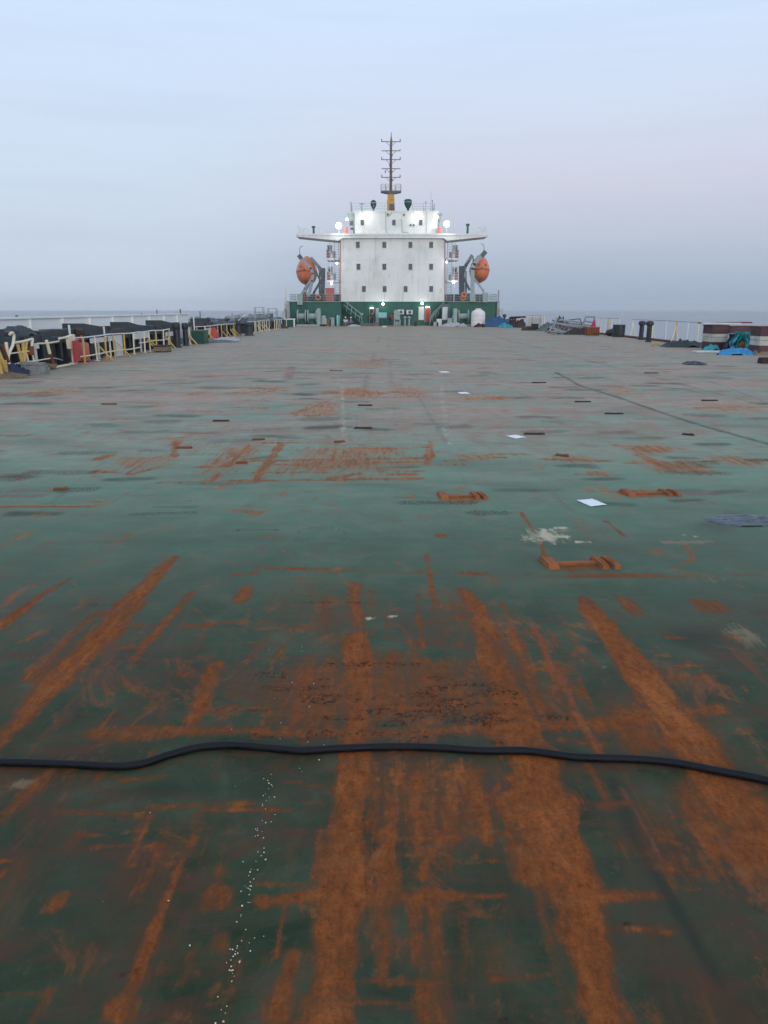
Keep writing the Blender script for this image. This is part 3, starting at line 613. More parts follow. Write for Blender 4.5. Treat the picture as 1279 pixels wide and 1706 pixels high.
# ---------------------------------------------------------------- superstructure at the bow
YB = Y0 + 2.2                              # the middle of the front stands a little back from the two side houses
def px(u, v, Y=None): return D(u, v, YB if Y is None else Y)
def X_(u, Y=None): return px(u, 500, Y).x
def Z_(v, Y=None): return px(640, v, Y).z
ZD = Z_(503, Y0)                           # height of the boat deck
t = ship = thing('ship_superstructure', 'white and green ship superstructure with bridge wings across the end of the deck', 'superstructure', (X_(654), YB, 0))
XLh, XRh = X_(482, Y0), X_(828, Y0)
s = MB()
s.box(XLh, X_(568, Y0), Y0, Y0 + 16, 0, ZD - .002); s.box(X_(746, Y0), XRh, Y0, Y0 + 16, 0, ZD - .002)
s.box(X_(568, Y0) + .003, X_(746, Y0) - .003, YB, Y0 + 16, 0, Z_(502.5) - .003)
link('green_deckhouse', s, K['green'], t, smooth=False)
for a, b in ((XLh - .05, X_(568, Y0) + .25), (X_(746, Y0) - .25, XRh + .05)):
    s = MB(); s.box(a, b, Y0 - .12, Y0 + 16, ZD, ZD + .07); link('boat_deck_plating', s, K['greyg'], t, smooth=False)
ZT = Z_(397)
s = MB(); s.box(X_(568), X_(740), YB - .02, YB + 9, Z_(502.5), ZT); link('accommodation_block', s, K['white'], t, smooth=False)
for v in (433, 470): s = MB(); s.box(X_(568), X_(740), YB - .035, YB - .021, Z_(v) - .015, Z_(v) + .015); link('weld_seam', s, K['white2'], t, smooth=False)
def window(u, v, w=6.2, h=9.5, Y=None, par=ship, glass='glass'):
    Y = YB - .02 if Y is None else Y; c = px(u, v, Y); W, Hh = w * .037, h * .037
    s = MB(); b = .05
    for x0, x1, z0, z1 in ((-W-b, W+b, Hh, Hh+b), (-W-b, W+b, -Hh-b, -Hh), (-W-b, -W, -Hh, Hh), (W, W+b, -Hh, Hh)):
        s.box(c.x+x0, c.x+x1, Y-.05, Y-.001, c.z+z0, c.z+z1)
    f = link('window', s, K['white2'], par, smooth=False)
    s = MB(); s.box(c.x-W+.001, c.x+W-.001, Y-.022, Y-.002, c.z-Hh+.001, c.z+Hh-.001); link('pane', s, K[glass], f, smooth=False)
for v, us in ((408, (596, 640, 683.5, 718)), (444.5, (597, 640, 683.5, 718)), (481.5, (606, 640.5, 675.5, 718))):
    for u in us: window(u, v)
for u in (574.5, 734):                     # small tan notice boards low on the block
    s = MB(); c = px(u, 484, YB); s.box(c.x-.13, c.x+.13, YB-.05, YB-.022, c.z-.28, c.z+.28); link('notice_board', s, K['cream'], t, smooth=False)
for u in (566.6, 741.2):
    s = MB(); s.tube([px(u, 399, YB-.1), px(u, 503, YB-.1)], .05, 8); link('corner_pipe', s, K['pinkred'], t)
# bridge wing deck
zt, zb = Z_(390.5), Z_(396.5)
c0, c1 = X_(497), X_(808); k0, k1 = X_(566), X_(742)
s = MB(); s.prism([(c0, zt), (c0, zt-.28), (k0, Z_(401.5)), (k0+.4, Z_(397.2)), (k1-.4, Z_(397.2)), (k1, Z_(401.5)), (c1, zt-.28), (c1, zt)], YB-.45, YB + 3.2)
link('bridge_wing', s, K['white'], t, smooth=False)
s = MB(); s.box(c0-.03, c1+.03, YB-.5, YB-.451, zt-.16, zt+.06); link('wing_coaming', s, K['white'], t, smooth=False)
# wheelhouse
w0, w1 = X_(592), X_(727); zw0, zw1 = zt + .003, Z_(352)
s = MB(); s.box(w0, w1, YB + .6, YB + 5.5, zw0, zw1); wh = link('wheelhouse', s, K['white'], t, smooth=False)
for a, b, sg in ((w0, X_(579), -1), (w1, X_(736.5), 1)):
    z1, z2, z3 = zw0, Z_(372), Z_(353)
    lo = abs(b - a) * .25
    P = [(a + sg*.005, z1), (a + sg*lo, z1), (a + sg*lo*1.3, z2), (b, z3), (b, zw1 - .05), (a + sg*.005, zw1 - .05)]
    s = MB(); s.prism(P if sg > 0 else P[::-1], YB + 1.6, YB + 5.5); link('flared_window_bay', s, K['greyg'], t, smooth=False)
for u0, u1, v0, v1 in ((582, 588, 368, 376), (721.5, 728.5, 366, 376), (583.5, 588, 379, 383)):
    a, b = px(u0, v0, YB + 1.55), px(u1, v1, YB + 1.55)
    s = MB(); s.box(a.x, b.x, YB + 1.52, YB + 1.58, b.z, a.z); link('bay_glazing', s, K['glass'], t, smooth=False)
for u, w in ((603.5, 5.5), (656, 5.5), (700.5, 5.5)): window(u, 371, w, 8.5, YB + .6)
for pts in ([(642, 352), (643, 388), (644, 391)], [(669, 365), (670, 387), (680, 387)], [(654, 352), (648, 360), (644, 360)], [(710, 353), (710, 390)]): s = MB(); s.tube([px(a, b, YB + .53) for a, b in pts], .03); link('cable_conduit', s, K['greyg'], t)
for u, v in ((646, 357), (673, 358), (684, 375), (689, 375)): c = px(u, v, YB + .5); s = MB(); s.lathe(c, [(.02, -.06), (.12, -.06), (.12, .06), (.02, .06)], 10, 'Y'); link('wall_fitting', s, K['dgrey'], t)
s = MB(); s.box(w0 - .1, w1 + .1, YB + .5, YB + 5.6, zw1, zw1 + .12); link('wheelhouse_roof', s, K['white'], t, smooth=False)
def rail(pts, z0, h, r=.022, step=1.1, rows=(1.0, .66, .33)):
    s = MB()
    for (xa, ya), (xb, yb) in zip(pts, pts[1:]):
        L_ = math.hypot(xb-xa, yb-ya); n = max(1, round(L_ / step))
        for i in range(n + 1): x, y = xa+(xb-xa)*i/n, ya+(yb-ya)*i/n; s.tube([(x, y, z0), (x, y, z0+h)], r*1.2, 5)
        for q in rows: s.tube([(xa, ya, z0+h*q), (xb, yb, z0+h*q)], r, 5)
    return s
link('roof_rail', rail([(X_(586), YB+4), (X_(586), YB+1.2), (X_(641), YB+1.2)], zw1+.12, .95, .015, 1.3), K['greyg'], t)
link('roof_rail', rail([(X_(686), YB+1.2), (X_(722), YB+1.2), (X_(722), YB+4)], zw1+.12, .9, .015, 1.3), K['greyg'], t)
link('wing_rail', rail([(w0-1, YB+3), (X_(500), YB+3), (X_(500), YB-.3)], zt, .95, .016, 1.2), K['white2'], t)
link('wing_rail', rail([(w1+1, YB+3), (X_(805), YB+3), (X_(805), YB-.3)], zt, .95, .016, 1.2), K['white2'], t)
zd = ZD + .07
link('boat_deck_rail', rail([(XLh+.1, Y0+6), (XLh+.1, Y0-.05), (X_(568, Y0), Y0-.05)], zd, .85, .022, 1.0), K['greyg'], t)
link('boat_deck_rail', rail([(X_(743, Y0), Y0-.05), (XRh-.1, Y0-.05), (XRh-.1, Y0+6)], zd, .85, .022, 1.0), K['greyg'], t)
for xa, xb in ((XLh+.15, X_(566, Y0)), (X_(744, Y0), XRh-.15)):                      # dark far bulwark behind the rails
    s = MB(); s.box(xa, xb, Y0+7.5, Y0+7.7, zd, zd+.95); link('far_bulwark', s, K['dgrey'], t, smooth=False)
s = MB(); s.box(XLh - .28, XLh + .02, Y0 - .3, Y0 + .1, 0, ZD + .1); link('corner_post', s, K['grey'], t, smooth=False)
s = MB(); s.box(XRh - .02, XRh + .28, Y0 - .3, Y0 + .1, 0, ZD + .1)
s.tube([(XRh + .13, Y0 - .1, ZD + .1), (XRh + .13, Y0 - .1, Z_(483, Y0))], .09, 8)
link('corner_post', s, K['grey'], t, smooth=False)
# outside stairs, landings and ladders on both flanks of the block
for sg, uin, uout in ((-1, 567, 545), (1, 742, 762)):
    for v, nm in ((431.5, 0), (468.5, 1)):
        a, b = X_(uin), X_(uout); z = Z_(v)
        s = MB(); s.box(min(a, b), max(a, b), YB + .2, YB + 3.5, z-.13, z+.13); link('landing', s, K['white2'], t, smooth=False)
        x0, x1 = min(a, b), max(a, b)
        link('landing_rail', rail([(b, YB+3.4), (b, YB+.25), ((a+b)/2, YB+.25)], z+.13, .95, .02, .7), K['white2'], t)
        s = MB(); c = (a*.35 + b*.65)
        s.box(c-.55, c-.1, YB+.8, YB+1.2, z+.13, z+.85); s.box(c+.1, c+.45, YB+1.2, YB+1.5, z+.13, z+1.0); link('deck_locker', s, K['grey'], t, smooth=False)
        s = MB(); s.box(b-.12*sg-.1, b-.12*sg+.1, YB+.35, YB+.5, z+.13, z+1.15); link('fire_hose_box', s, K['pinkred'], t, smooth=False)
        s = MB(); cx = c - .35*sg*-1; zz = Z_(v - 19)
        s.box(cx-.3, cx+.3, YB+2.6, YB+3.2, zz-.5, zz+.5); f = link('side_cabin', s, K['white2'], t, smooth=False)
        s = MB(); s.box(cx-.17, cx+.17, YB+2.56, YB+2.6, zz-.2, zz+.25); link('porthole', s, K['glass'], f, smooth=False)
    xa = X_(uin + sg*1.5); xb = X_(uin + sg*9)
    s = MB()
    for x in (xa, xb): s.tube([(x, YB+.1, ZD), (x, YB+.1, Z_(402))], .035, 6)
    z = ZD + .25
    while z < Z_(403): s.tube([(xa, YB+.1, z), (xb, YB+.1, z)], .022, 5); z += .3
    link('ladder', s, K['grey'], t)
    s = MB(); xc = X_(uout - sg*6); s.tube([(xc, YB+.3, ZD), (xc, YB+.3, Z_(402))], .05, 8); link('landing_post', s, K['white2'], t)
# stairs from the main deck up to the boat deck, one each side
for u0, u1, ub in ((572, 600, 603), (738, 719, 716)):
    a = Vector((X_(u0, Y0+1), Y0+1.2, ZD - .85)); b = Vector((X_(u1, Y0+1), Y0+1.2, .35)); s = MB()
    d = b - a
    for y in (-.4, .4): s.tube([a + Vector((0, y, 0)), b + Vector((0, y, 0))], .06, 6)
    s.obox(a + Vector((0, 0, .05)), (.5, 1.0, .06))
    for i in range(13):
        q = a + d * (i / 12); s.obox(q, (.26, .8, .03))
    sf = link('deck_stairs', s, K['green2'], t, smooth=False)
    s = MB()
    for y in (-.4, .4):
        s.tube([a + Vector((.25, y, .9)), b + Vector((.1, y, 1.05)), (X_(ub, Y0+1), Y0+1.2+y, .15)], .035, 6)
        s.tube([a + Vector((0, y, .5)), b + Vector((0, y, .6))], .028, 6)
        for i in (2, 5, 8, 11): q = a + d * (i/12) + Vector((0, y, 0)); s.tube([q, q + Vector((.15, 0, .95))], .022, 5)
    link('handrail', s, K['greyg'], sf)
# doors in the green front, openings as flat dark panels
def panel(nm, u0, u1, v0, v1, mat, Y=None, th=.05, par=ship):
    Y = YB if Y is None else Y; a, b = px(u0, v0, Y-th), px(u1, v1, Y-th)
    s = MB(); s.box(a.x, b.x, Y-th, Y-.003, b.z, a.z); return link(nm, s, K[mat], par, smooth=False)
f = panel('red_door', 708, 716, 514, 536, 'red'); panel('door_frame', 707.3, 708, 513, 537, 'greyg', th=.09); panel('door_frame', 716, 716.8, 513, 537, 'greyg', th=.09)
f = panel('white_door', 697.2, 706, 511, 533, 'white')
f = panel('doorway_shade', 616, 622, 515, 539, 'darkcloth'); panel('door_frame', 615, 616, 514, 540, 'greyg', th=.09); panel('door_frame', 622, 623, 514, 540, 'greyg', th=.09)  # doorway is a flat dark panel, the shade inside put into its colour
f = panel('recess_shade', 736, 749, 506, 541, 'dgrey', Y0 - .001, .02)  # flat dark panel, the shade of the recess is its colour
panel('grey_door', 737, 745, 511.5, 533, 'whitecloth', Y0 - .03, .06)
panel('pipe_trunk', 625.5, 631, 513, 541, 'greyg', th=.3); panel('wall_hatch', 564, 566.3, 525, 543, 'greyg', Y0, .15)
s = MB(); c = px(603.3, 523.5, YB-.15); s.ball(c, (.12, .1, .16)); s.tube([c + Vector((-.3, .1, .3)), c + Vector((-.15, .1, -.1))], .03); link('wall_light_fitting', s, K['greyg'], t)
# lamps that are lit
def lamp(u, v, Y, r, mat, label, e, arm=None, group='lit lamps on the superstructure', off=(0, -.6, -.15), col=(1, .97, .92)):
    c = D(u, v, Y); t = thing('deck_lamp', label, 'lamp', c, group)
    s = MB(); s.ball(c, (r, r*.8, r), 16, 10); link('lens', s, K[mat], t)
    s = MB(); s.lathe(c + Vector((0, r*.3, 0)), [(r*1.12, 0), (r*1.12, r*.5), (r*.6, r*1.1), (.02, r*1.2)], 14, 'Y')
    if arm: s.tube([c + Vector((0, r, 0)), c + Vector(arm)], .05, 6)
    link('housing', s, K['grey'], t)
    if e:
        l = bpy.data.lights.new('lamp_light', 'POINT'); l.energy = e; l.shadow_soft_size = .12; l.color = col
        o = bpy.data.objects.new('lamp_light', l); sc.collection.objects.link(o); o.parent = t; o.location = off
    return t
lamp(564, 376, YB-.3, .34, 'flood', 'dazzling round floodlight on the left bridge wing', 120, (0, .4, -1.0))
lamp(744, 373, YB-.3, .34, 'flood', 'dazzling round floodlight on the right bridge wing', 120, (0, .4, -1.1))
lamp(577.5, 365.5, YB+1.2, .13, 'flood', 'small lit lamp on the left edge of the wheelhouse', 25, (.5, .5, 0))
lamp(728, 361.5, YB+1.2, .16, 'flood', 'small lit lamp on the right edge of the wheelhouse', 25, (-.3, .5, 0))
lamp(610, 353.5, YB+.2, .08, 'bulb', 'lamp under the roof edge washing the left of the wheelhouse wall', 30, None, off=(0, -.35, -.5))
lamp(694, 353.5, YB+.2, .08, 'bulb', 'lamp under the roof edge washing the right of the wheelhouse wall', 30, None, off=(0, -.35, -.5))
lamp(637.8, 506.5, YB-.2, .14, 'green_l', 'bright small lamp high on the green front left of centre', 14, None, col=(.9, 1, .95))
lamp(703, 505.5, YB-.2, .16, 'green_l', 'bright small lamp high on the green front over the white door', 14, None, col=(.9, 1, .95))
lamp(561, 438.5, YB+.1, .11, 'bulb', 'small lit lamp under the upper left landing', 10, None)
lamp(552, 472.5, YB+.1, .13, 'bulb', 'small lit lamp under the lower left landing', 10, None)
lamp(744, 436.5, YB+.1, .11, 'bulb', 'small lit lamp under the upper right landing', 10, None)
lamp(755.5, 470, YB+.1, .15, 'bulb', 'small lit lamp under the lower right landing', 10, None)
for u, lab in ((619, 'flat lit strip lamp over the dark doorway'), (712, 'flat lit strip lamp over the red door')):
    c = px(u, 513 if u < 700 else 511.5, YB-.15); s = MB(); s.box(c.x-.2, c.x+.2, YB-.25, YB-.06, c.z-.04, c.z+.04)
    tag(link('door_lamp', s, K['bulb'], origin=c), lab, 'lamp', 'lit lamps on the superstructure')
# mast
YM = YB + 3.0
mt = thing('signal_mast', 'tall brown signal mast with five cross arms on a yellow tapered base', 'mast', D(651, 352, YM))
zb_, zp = D(651, 353, YM).z, D(651, 321, YM).z; xm = D(651, 352, YM).x; mpx = (D(652, 300, YM).x - D(651, 300, YM).x)
s = MB(); s.lathe((xm, YM, zb_), [(6.6*mpx, 0), (5.0*mpx, zp-zb_)], 4); 
for i, q in enumerate(s.v): pass
s = MB(); a, b = 6.8*mpx, 5.2*mpx; h = zp-zb_
s.add([(xm-a, YM-a, zb_), (xm+a, YM-a, zb_), (xm+a, YM+a, zb_), (xm-a, YM+a, zb_), (xm-b, YM-b, zp), (xm+b, YM-b, zp), (xm+b, YM+b, zp), (xm-b, YM+b, zp)], [(0,3,2,1),(4,5,6,7),(0,1,5,4),(1,2,6,5),(2,3,7,6),(3,0,4,7)])
link('mast_base', s, K['yellow2'], mt, smooth=False)
s = MB(); s.box(xm-.1, xm+.42, YM-a-.2, YM-a-.02, zb_+.15, zb_+.85); link('radar_cabinet', s, K['dgrey'], mt, smooth=False)
s = MB(); s.box(xm-.5, xm-.3, YM-a-.3, YM-a, zb_, zb_+h*.55); s.tube([(xm-.05, YM-b-.05, zb_+h*.6), (xm+.25, YM-b-.3, zb_+h*.62)], .06); link('mast_horn', s, K['yellow2'], mt)
pw = 17*mpx
s = MB(); s.prism([(xm-pw, zp+.16), (xm-pw, zp+.04), (xm-b, zp-.12), (xm+b, zp-.12), (xm+pw, zp+.04), (xm+pw, zp+.16)], YM-.7, YM+.7); link('mast_platform', s, K['dgrey'], mt, smooth=False)
link('platform_rail', rail([(xm-.15, YM-.68), (xm-pw+.03, YM-.68), (xm-pw+.03, YM+.68), (xm+pw-.03, YM+.68), (xm+pw-.03, YM-.68), (xm+.5, YM-.68)], zp+.16, .72, .02, .6, (1.0, .5)), K['dgrey'], mt)
ztop = D(652, 240, YM).z
s = MB(); s.tube([(xm, YM, zp), (xm+.03, YM, ztop)], .15, 10, [.16, .10]); s.tube([(xm, YM-.2, zp), (xm+.03, YM-.13, ztop)], .03, 5); s.tube([(xm-.18, YM, zp), (xm-.1, YM, ztop)], .03, 5)
z = zp + .2
while z < ztop: s.tube([(xm-.18, YM-.16, z), (xm+.18, YM-.16, z)], .02, 4); z += .28
link('mast_pole', s, K['mastbrown'], mt)
s = MB(); s.lathe((xm+.03, YM, ztop), [(.10, 0), (.16, .15), (.10, .6), (.045, .9), (.04, 1.25), (.01, 1.35)], 10); link('mast_top', s, K['mastbrown'], mt)
for v, ends in ((236, 1), (251.2, 2), (266, 1), (281, 3), (295.5, 1)):
    zc = D(652, v, YM).z; s = MB(); q = 15.6*mpx
    s.tube([(xm-q, YM, zc), (xm+q, YM, zc)], .045, 6)
    for sg in (-1, 1):
        s.tube([(xm+sg*.08, YM, zc-.5), (xm+sg*q*.55, YM, zc)], .03, 5)
        if ends == 1: s.lathe((xm+sg*(q-.03), YM, zc), [(.07, 0), (.07, .12), (.045, .14), (.06, .28), (.02, .32)], 8)
        if ends == 2 and sg > 0: s.lathe((xm+sg*(q-.05), YM, zc), [(.04, 0), (.04, .2), (.01, .22)], 8)
    if ends == 3: s.tube([(xm-q*.6, YM, zc), (xm-q*.6, YM, zc-.3)], .02, 5); s.ball((xm-q*.6, YM, zc-.36), (.08, .08, .13))
    f = link('cross_arm', s, K['mastbrown'], mt)
for z, x in ((.25, .13), (.55, -.15), (.75, .12), (.42, .1)):
    s = MB(); zc = zp + (ztop-zp)*z; s.lathe((xm+x, YM-.1, zc), [(.03, 0), (.09, .02), (.09, .18), (.03, .2)], 10); link('navigation_light', s, K['dgrey'], mt)
# green ball-shaped vents on the wheelhouse roof, wing vents, aerials
def roof_vent(u, v0, v1, w, lab, top):
    Y = YB+1.6; c = D(u, v1, Y); h = D(u, v0, Y).z - zw1 - .12; r = w*.5*mpx; c.z = zw1+.12
    t = thing('roof_ventilator', lab, 'ventilator', c, 'dark green ventilators on the wheelhouse roof')
    pf = [(.3*r, 0), (.28*r, h*.2), (.7*r, h*.4), (r, h*.6), (r*(1 if top else .92), h*.72)]
    s = MB(); s.lathe(c, pf, 18); link('cowl', s, K['green2'], t)
    s = MB(); s.lathe(c, [(r*1.06, h*.73), (r*1.06, h*.77)], 18); link('rim_band', s, K['greyg'], t)
    s = MB(); s.lathe(c, [(r*1.0, h*.775), (r*(1.02 if top else .8), h*.88), (r*.75 if top else r*.5, h*.97), (.02, h)], 18); link('cap', s, K['green2'], t)
roof_vent(622, 333, 352, 10, 'narrow dark green rounded ventilator left of the mast on the wheelhouse roof', 0)
roof_vent(679.5, 331.5, 352, 12.5, 'wide dark green rounded ventilator right of the mast on the wheelhouse roof', 1)
for u, v0, v1, lab in ((522.5, 376.5, 391, 'dark green mushroom vent pipe on the left bridge wing'), (778.5, 372.5, 389.5, 'dark green mushroom vent pipe on the right bridge wing')):
    c = D(u, v1, YB+.3); c.z = zt; h = D(u, v0, YB+.3).z - zt
    t = thing('wing_ventilator', lab, 'ventilator', c, 'mushroom vents on the bridge wings')
    s = MB(); s.lathe(c, [(.2, 0), (.2, h*.1), (.14, h*.12), (.13, h*.8)], 14); link('vent_pipe', s, K['green2'], t)
    s = MB(); s.lathe(c, [(.16, h*.78), (.24, h*.85), (.24, h*.95), (.1, h)], 14); link('vent_head', s, K['green2'], t)
for u, v0, r, lab in ((709, 337, .02, 'short whip aerial at the wheelhouse roof edge'), (717.5, 319, .018, 'tallest thin whip aerial on the wheelhouse roof'), (720, 335, .03, 'thicker short aerial with a black tip beside the tall whip aerial'),
                      (706, 347, .03, 'stubby aerial on the roof right of the wide ventilator'), (584.5, 338, .025, 'thin aerial at the left corner of the wheelhouse roof')):
    c = D(u, 352, YB+1.4); c.z = zw1 + .12; h = D(u, v0, YB+1.4).z - c.z; s = MB()
    s.tube([c, c + Vector((0, 0, h*.2)), c + Vector((0, 0, h))], r, 6, [r*2.2, r, r*.8])
    if v0 in (335, 337, 338): s.ball(c + Vector((0, 0, h)), (.05, .05, .16))
    tag(link('aerial', s, K['dgrey'], origin=c), lab, 'aerial', 'aerials on the wheelhouse roof')
c = D(602, 352, YB+2); c.z = zw1+.12; s = MB(); s.tube([c, c + Vector((0, 0, .9))], .04); s.tube([c + Vector((-.25, 0, 1.0)), c + Vector((.3, 0, .95))], .06); s.tube([c + Vector((.1, 0, 0)), c + Vector((-.1, 0, .7))], .02)
tag(link('radar_scanner', s, K['greyg'], origin=c), 'pale thin radar scanner bar at the left of the wheelhouse roof', 'radar scanner')
for u, v, m_, lab in ((504, 385, 'white2', 'white life ring on the left bridge wing rail'), (797, 382.5, 'white2', 'white life ring on the right bridge wing rail')):
    c = D(u + (5 if u < 600 else 0), v, YB-.2); s = MB(); s.tube([c + Vector((.3*math.cos(a), 0, .3*math.sin(a))) for a in [2*math.pi*i/20 for i in range(21)]], .055, 8)
    tag(link('life_ring', s, K[m_], origin=c), lab, 'life ring', 'life rings on the bridge wings')
for u, lab in ((576.5, 'small faded red box on the left bridge wing'), (731.5, 'small faded red box on the right bridge wing')):
    c = D(u, 386, YB+.1); s = MB(); s.box(c.x-.2, c.x+.2, c.y-.15, c.y+.15, zt, zt+.75); s.box(c.x-.23, c.x+.23, c.y-.18, c.y+.18, zt+.76, zt+.82)
    tag(link('signal_box', s, K['pinkred'], origin=c, smooth=False), lab, 'signal box', 'red boxes on the bridge wings')
for u, lab in ((530, 'orange life ring on the boat deck rail at left'), (771, 'bright orange pair of life rings on the boat deck rail at right')):
    s = MB()
    for dz, dx, dy in ((.38, 0, 0), (.75, .06, -.12)) if u > 600 else ((.45, 0, 0),):
        c = Vector((X_(u, Y0) + dx, Y0 - .2 + dy, zd + dz)); s.tube([c + Vector((.27*math.cos(a), 0, .27*math.sin(a))) for a in [2*math.pi*i/20 for i in range(21)]], .08, 8)
    tag(link('life_ring', s, K['orange'], origin=c), lab, 'life ring', 'orange life rings on the boat deck')
for u0, u1, v0, lab, m_ in ((542, 556, 480, 'faded red locker on the boat deck beside the left stairs', 'pinkred'), (502, 509, 487, 'dark orange drum on the boat deck below the left lifeboat', 'orange2')):
    a, b = D(u0, v0, Y0+1.2), D(u1, v0, Y0+1.2); c = Vector(((a.x+b.x)/2, Y0+1.2, zd)); tt = thing('deck_locker', lab, 'locker', c)
    s = MB(); s.box(a.x, b.x, Y0+.9, Y0+1.8, zd, a.z-.06); link('locker_body', s, K[m_], tt, smooth=False)
    s = MB(); s.box(a.x-.04, b.x+.04, Y0+.86, Y0+1.84, a.z-.057, a.z); link('locker_lid', s, K[m_], tt, smooth=False)
# lifeboats in their davits
def lifeboat(u, v, w, h, lab, sg, fade=None):
    Y = Y0 + 3.0; c = D(u, v, Y); hw, hh = w*.5*D(644, v, Y).x/1.0, 0; k = D(644, 500, Y).x - D(643, 500, Y).x; hw, hh = w*.5*k, h*.5*k
    t = thing('lifeboat', lab, 'lifeboat', (c.x, Y, c.z - hh), 'orange enclosed lifeboats'); Lb = 6.2
    prof = [(0.0, .20), (.05, .52), (.14, .78), (.3, .96), (.5, 1.0), (.7, .96), (.86, .78), (.95, .5), (1.0, .18)]
    def hull(z0f, z1f, nm, mat, grow=1.0):
        vs = []; fs = []; n = 24
        angs = [z0f + (z1f - z0f) * j / n for j in range(n + 1)]
        for (q, r) in prof:
            for a in angs:
                ca, sa = math.cos(a), math.sin(a)
                x = hw * r * (abs(ca) ** .8) * (1 if ca > 0 else -1) * (1 - .22 * max(0, sa)) * grow; zz = hh * (.35 + .65 * r) * sa * (1.0 if sa > 0 else 1.0) * grow
                vs.append((c.x + x, Y - .2 + q * Lb, c.z + zz))
        m = n + 1
        for i in range(len(prof) - 1):
            for j in range(n): fs.append((i*m+j, i*m+j+1, (i+1)*m+j+1, (i+1)*m+j))
            fs.append((i*m+n, i*m, (i+1)*m, (i+1)*m+n))
        fs.append(tuple(range(m))[::-1]); fs.append(tuple((len(prof)-1)*m + j for j in range(m)))
        s = MB(); s.add(vs, fs); return link(nm, s, K[mat], t, ang=60)
    hull(math.radians(-14), math.radians(194), 'canopy', 'orange'); hull(math.radians(194), math.radians(346), 'hull', 'orange')
    s = MB(); s.lathe((0, 0, 0), [(1.0, 0), (1.0, .1)], 4); s = MB()
    pts = [(c.x + hw*1.01*r*sx, Y-.2+q*Lb, c.z - hh*.10*(.4+.6*r)) for sx in (-1,) for q, r in prof] + [(c.x + hw*1.01*r, Y-.2+q*Lb, c.z - hh*.10*(.4+.6*r)) for q, r in prof[::-1]]
    s.tube(pts + [pts[0]], .05, 6); link('fender_belt', s, K['orange2'], t)
    s = MB(); s.box(c.x-.05, c.x+.05, Y+.2, Y+5.2, c.z-hh*1.08, c.z-hh*.85); link('keel', s, K['orange2'], t, smooth=False)
    s = MB(); s.ball((c.x, Y+3.2, c.z+hh*.75), (hw*.42, .7, hh*.38)); link('coxswain_dome', s, K['orange'], t)
    for sx in (-.5, 0, .5):
        s = MB(); s.lathe((c.x + hw*sx*.62, Y - .2 + .03*Lb, c.z + hh*(.30 - .10*abs(sx))), [(.02, -.06), (.13, -.06), (.13, .12), (.02, .12)], 12, 'Y'); link('porthole', s, K['dgrey'], t)
    s = MB(); s.tube([(c.x + hw*1.0*r*sx, Y-.2+q*Lb, c.z + hh*.12*(.4+.6*r)) for sx, q, r in [(-1, a, b) for a, b in prof[1:]]], .03, 5); link('grab_line', s, K['white2'], t)
    s = MB()
    for q in (.25, .38, .5): s.ball((c.x - sg*hw*.55, Y - .2 + .12*Lb, c.z + hh*.45 - q), (.05, .05, .05))
    s.lathe((c.x, Y-.28, c.z), [(.02, -.02), (.12, -.02), (.12, .05), (.02, .06)], 12, 'Y'); link('hook_plate', s, K['dgrey'], t)
lifeboat(507, 450, 34, 44, 'orange lifeboat hanging in davits left of the white tower', -1)
lifeboat(803, 447, 32, 42, 'bright orange lifeboat hanging in davits right of the white tower', 1)
def davit(P, lab, mats):
    o = P[0][0]; t = thing('davit', lab, 'davit', D(o[0], 503, Y0+1.0), 'lifeboat davits')
    for nm, pts, r, Y, mt_ in P[1:]:
        s = MB(); q = [D(u, v, Y0 + Y) for u, v in pts]
        for a, b in zip(q, q[1:]):
            d = b - a; L_ = d.length; ang = math.atan2(d.x, d.z); s.obox((a + b) / 2, (r*1.6, r*1.2, L_ + r*.6), (0, ang, 0))
        link(nm, s, K[mt_], t, smooth=False)
davit([[(515, 500)], ('davit_arm', [(499, 428), (518, 447), (521, 456), (520, 468), (514, 493)], .22, .8, 'grey'), ('davit_arm', [(518, 430), (532, 446), (538, 465)], .26, 5.2, 'grey'),
       ('davit_frame', [(520, 463), (508, 480), (500, 494)], .16, .8, 'grey'), ('davit_brace', [(508, 480), (513, 494)], .1, .8, 'grey'), ('davit_brace', [(514, 476), (505, 494)], .1, 1.4, 'grey'), ('davit_brace', [(532, 446), (532, 494)], .12, 4.2, 'grey'), ('hydraulic_ram', [(526, 452), (534, 470)], .12, 3.4, 'dgrey'), ('fall_wire', [(501, 430), (507, 436)], .04, .9, 'dgrey'), ('davit_frame', [(538, 448), (537, 494)], .34, 3.6, 'dgrey'), ('davit_frame', [(536, 465), (523, 487), (521, 494)], .18, 3.6, 'dgrey'),
       ('davit_foot', [(499.5, 492), (499.5, 506)], .4, -.25, 'greyg'), ('davit_head', [(498, 426), (501, 430)], .3, .8, 'dgrey'), ('hook_pole', [(499, 427), (499, 414), (501, 411), (504, 410)], .05, .8, 'grey'), ('fall_wire', [(518, 431), (518, 440)], .08, 5.2, 'dgrey')],
      'grey steel davit frame holding the left lifeboat', None)
